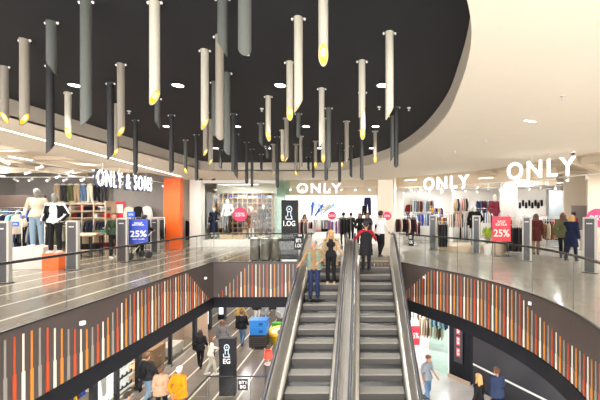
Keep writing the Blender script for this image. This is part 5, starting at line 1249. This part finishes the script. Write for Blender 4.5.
# pedestal with red table lamp
Y = 13.3; x = gx(268.3, Y)
t = thing('pedestal', 'round steel pedestal under the red table lamp', 'pedestal', (x, Y, ZL)); MB().cyl((0, 0, 0), .15, .72, 28).build('drum', mat('bin bronze', (.24, .215, .18), .35, .7), t, smooth='auto'); MB().cyl((0, 0, .72), .16, .02, 28).build('top', STEEL, t)
t = thing('table_lamp', 'red shaded table lamp on the steel pedestal', 'lamp', (x, Y, ZL + .74)); MB().cyl((0, 0, 0), .07, .015, 20).build('base', STEEL, t); MB().cyl((0, 0, .015), .01, .25, 8).build('stem', STEEL, t)
MB().lathe((0, 0, .22), [(.17, 0), (.12, .30), (.117, .30), (.167, 0)], 28).build('lamp_shade', mat('shade red', (.8, .03, .02), .5, emit=(1, .03, .01), es=1.2), t, smooth='auto')
# benches with dark bins left of the crates? : rubber mat

# ---- lower right: bright shop, glass, black pier with red marks, hoarding, poster
RP = [(gx(405, 17.), 17.), (3.1, 14.4), (3.67, 13.7), (4.15, 13.35), (4.5, 12.7), (5.45, 11.1), (6.3, 9.6), (6.7, 8.6), (7.2, 7)]
def wallseg(name, a, b, z0, z1, th, m, off=0.):
    d = Vector((b[0] - a[0], b[1] - a[1], 0)); mb = MB().box((0, off, 0), (d.length, off + th, z1 - z0))
    return mb.build(name, m, loc=(a[0], a[1], z0), rot=(0, 0, math.atan2(d.y, d.x)))
struct(MB().box((-1.5, 19.5, ZL), (6.5, 19.6, ZT)).build('wall_lower_shop', mat('shop wall bright', (.85, .85, .85), .6)))
struct(MB().box((6.4, 12.5, ZL), (6.5, 19.5, ZT)).build('wall_lower_shop_side', WHITE))
struct(wallseg('window_8', (3.0, 14.55), (3.62, 13.8), ZL, -1.6, .02, GLASSG))
struct(wallseg('wall_lower_pier', (3.67, 13.75), (4.3, 13.0), ZL, ZT, .3, NEAR))
struct(wallseg('wall_lower_hoarding', (4.38, 12.9), (6.15, 9.85), ZL, ZT, .12, mat('hoarding', (.022, .021, .028), .5)))
struct(wallseg('baseboard_right', (3.62, 13.72), (4.3, 12.95), ZL, ZL + .16, .02, mat('kick board', (.5, .38, .28), .5), -.03))
struct(wallseg('trim_11', (4.38, 12.88), (6.13, 9.85), ZL + .88, ZL + .94, .02, WHITE, -.02))
o = wallseg('wall_notice', (4.52, 12.52), (4.70, 12.21), -3.02, -2.62, .02, WHITE, -.03); tag(o, 'small white framed notice on the black hoarding', 'notice')
m = MB(); m.box((.03, -.034, .04), (.32, -.0305, .36)); d_ = m.build('dark_field', NEAR, o); m = MB()
for k in range(4): m.box((.06, -.038, .09 + k * .06), (.06 + (.22, .15, .2, .18)[k], -.035, .115 + k * .06))
m.build('text_lines', WHITE, d_)
d = Vector((.63, -.75, 0)).normalized(); rz = math.atan2(d.y, d.x)
t = thing('pillar_sign', 'vertical red and white lettered sign on the black pier', 'sign', (3.95, 13.35, ZL + .9), rz)
MB().box((-.2, -.03, -.15), (.2, -.01, 2.2)).build('board', mat('board dark', (.035, .033, .04), .4), t)
for k in range(4): pl = MB().box((-.08, -.036, .1 + k * .45), (.08, -.031, .45 + k * .45)).build('red_plate', RED, t); m = MB(); m.box((-.05, -.04, .14 + k * .45), (-.02, -.037, .41 + k * .45)); m.box((.0, -.04, .16 + k * .45), (.05, -.037, .26 + k * .45)); m.box((.0, -.04, .3 + k * .45), (.05, -.037, .4 + k * .45)); m.build('white_mark', WHITE, pl)
t = thing('lightbox', 'red and pink advertising poster at the right of the lower level', 'lightbox', (6.42, 9.35, ZL + .9), math.atan2(-1.5, .8))
MB().box((0, 0, -.4), (1.3, .1, 2.3)).build('frame', WHITE, t); MB().box((.08, -.01, -.3), (1.22, 0, 2.2)).build('panel', mat('ad red', (.75, .06, .06), .5, emit=(1, .12, .1), es=.5), t)
m = MB().ell((.65, -.012, 1.55), (.42, .004, .42), 24, 8); m.build('round_print', mat('ad pink', (.85, .6, .55), .5), t); o = text('lettering', 'SALE', .3, WHITE, t, (.65, -.02, 1.5), (PI / 2, 0, 0), .002, .004); FIT.append((o, .7, .2))
# red sale poster and clothes in the bright shop
Y = 15.2; t = thing('poster_stand', 'red sale poster in the bright lower shop beside the escalator', 'poster stand', (gx(414.5, Y), Y, ZL)); z0, z1 = gz(345, Y) - ZL, gz(326, Y) - ZL
MB().box((-.24, -.01, z0), (.24, .01, z1)).build('poster', RED, t); MB().box((-.02, .011, .0), (.02, .03, z1)).build('post', STEEL, t); MB().box((-.2, -.15, 0), (.2, .15, .02)).build('base', STEEL, t)
o = text('lettering', '25%', .2, WHITE, t, (0, -.013, (z0 + z1) / 2), (PI / 2, 0, 0), .002, .004); FIT.append((o, .4, .26))
rack(gx(418, 17.6), 17.6, 0, 1.6, 2.0, 7, 'shirt', ['charcoal', 'black', 'white', 'brown'], 'high in the bright lower shop', True, ZL, 1.1)
rack(gx(431, 16.6), 16.6, R(-25), 1.4, 1.62, 9, 'dress', ['beige', 'cream', 'beige', 'brown'], 'with beige dresses in the bright lower shop', True, ZL)
rack(gx(440, 16.2), 16.2, R(-35), .9, 1.95, 7, 'shirt', ['denim', 'sky', 'navy', 'white'], 'with denim in the bright lower shop', True, ZL)
rack(gx(411, 18.6), 18.6, 0, 1.6, 2.1, 8, 'shirt', ['beige', 'white', 'black', 'brown'], 'at the back wall of the bright lower shop', True, ZL)

for x, y, p in ((-7, 9, 90), (-7, 12.5, 90), (-6.5, 16, 100), (-7, 20, 120), (-4.5, 14, 70), (-2, 16, 70), (-4, 20, 100), (0, 20, 90), (-8, 25, 150), (-2, 26, 150), (4.4, 10.6, 30), (5.2, 8, 45), (2.5, 13.2, 60)):
    added_shop_light(x, y, -1.58, 1.2, PI / 2, p * .40, 'added linear light under the lower mall ceiling', 'added linear lights of the lower mall', (1, .97, .95))
for x, y in ((2.5, 16.5), (4.5, 17.5), (1, 18), (4.6, 15)):
    added_shop_light(x, y, -1.6, 1.2, 0, 55, 'added linear light in the bright lower shop', 'added linear lights of the bright lower shop', (1, 1, 1))
for x, y in ((-9.0, 9.8), (-9, 11.4), (-9.2, 14), (-9.2, 16.2)):
    added_shop_light(x, y, -1.6, 1.0, PI / 2, 45, 'added linear light in the lower left shops', 'added linear lights of the lower left shops')

# ---------------------------------------------------------------- bake fused surfaces and lettering
bpy.context.view_layer.update()
dg = bpy.context.evaluated_depsgraph_get()
fit = {o.name: (w_, h_) for o, w_, h_ in FIT}
new = []
for o in BAKE:
    me = bpy.data.meshes.new_from_object(o.evaluated_get(dg), preserve_all_data_layers=False, depsgraph=dg)
    new.append((o, me))
for o, me in new:
    if o.type == 'FONT':
        if o.name in fit:
            w_, h_ = fit[o.name]
            xs = [v.co.x for v in me.vertices]; ys = [v.co.y for v in me.vertices]
            cx, cy = (min(xs) + max(xs)) / 2, (min(ys) + max(ys)) / 2; kx, ky = w_ / (max(xs) - min(xs)), h_ / (max(ys) - min(ys))
            for v in me.vertices: v.co.x = (v.co.x - cx) * kx; v.co.y = (v.co.y - cy) * ky
        nm = o.name; q = bpy.data.objects.new(nm.split('.')[0], me); COL.objects.link(q); q.parent = o.parent
        q.location = o.location.copy(); q.rotation_euler = o.rotation_euler.copy()
        for k in o.keys():
            if k in ('label', 'category', 'kind'): q[k] = o[k]
        bpy.data.objects.remove(o)
    else:
        o.modifiers.clear(); o.data = me
        me.polygons.foreach_set('use_smooth', [True] * len(me.polygons))

# ---------------------------------------------------------------- world, camera, view
w = bpy.data.worlds.new('world'); SC.world = w; w.use_nodes = True
w.node_tree.nodes['Background'].inputs[0].default_value = (1, .97, .93, 1); w.node_tree.nodes['Background'].inputs[1].default_value = 5.2
def area(x, y, z, sx, sy, p, rot, col=(1, .95, .88)):
    l = bpy.data.lights.new('mall_light', 'AREA'); l.shape = 'RECTANGLE'; l.size = sx; l.size_y = sy; l.energy = p; l.color = col
    o = bpy.data.objects.new('mall_light', l); COL.objects.link(o); o.location = (x, y, z); o.rotation_euler = rot
area((-7.0 - 8.15) / 2, 10.5, ZC - .03, .08, 8.6, 130, (0, 0, math.atan2(1.15, 8.7)))
cam = bpy.data.cameras.new('camera'); co = bpy.data.objects.new('camera', cam); COL.objects.link(co)
co.location = (0, 0, EYE); co.rotation_euler = (PI / 2, 0, 0); cam.sensor_width = 36; cam.lens = F / 600 * 36
cam.shift_x = (300 - 361) / 600.; cam.shift_y = 13 / 600.; cam.clip_end = 200; cam.clip_start = .05
SC.camera = co
SC.view_settings.view_transform = 'Standard'; SC.view_settings.look = 'None'; SC.view_settings.gamma = 1.; SC.view_settings.exposure = EXPOSURE
SC.view_settings.use_curve_mapping = False
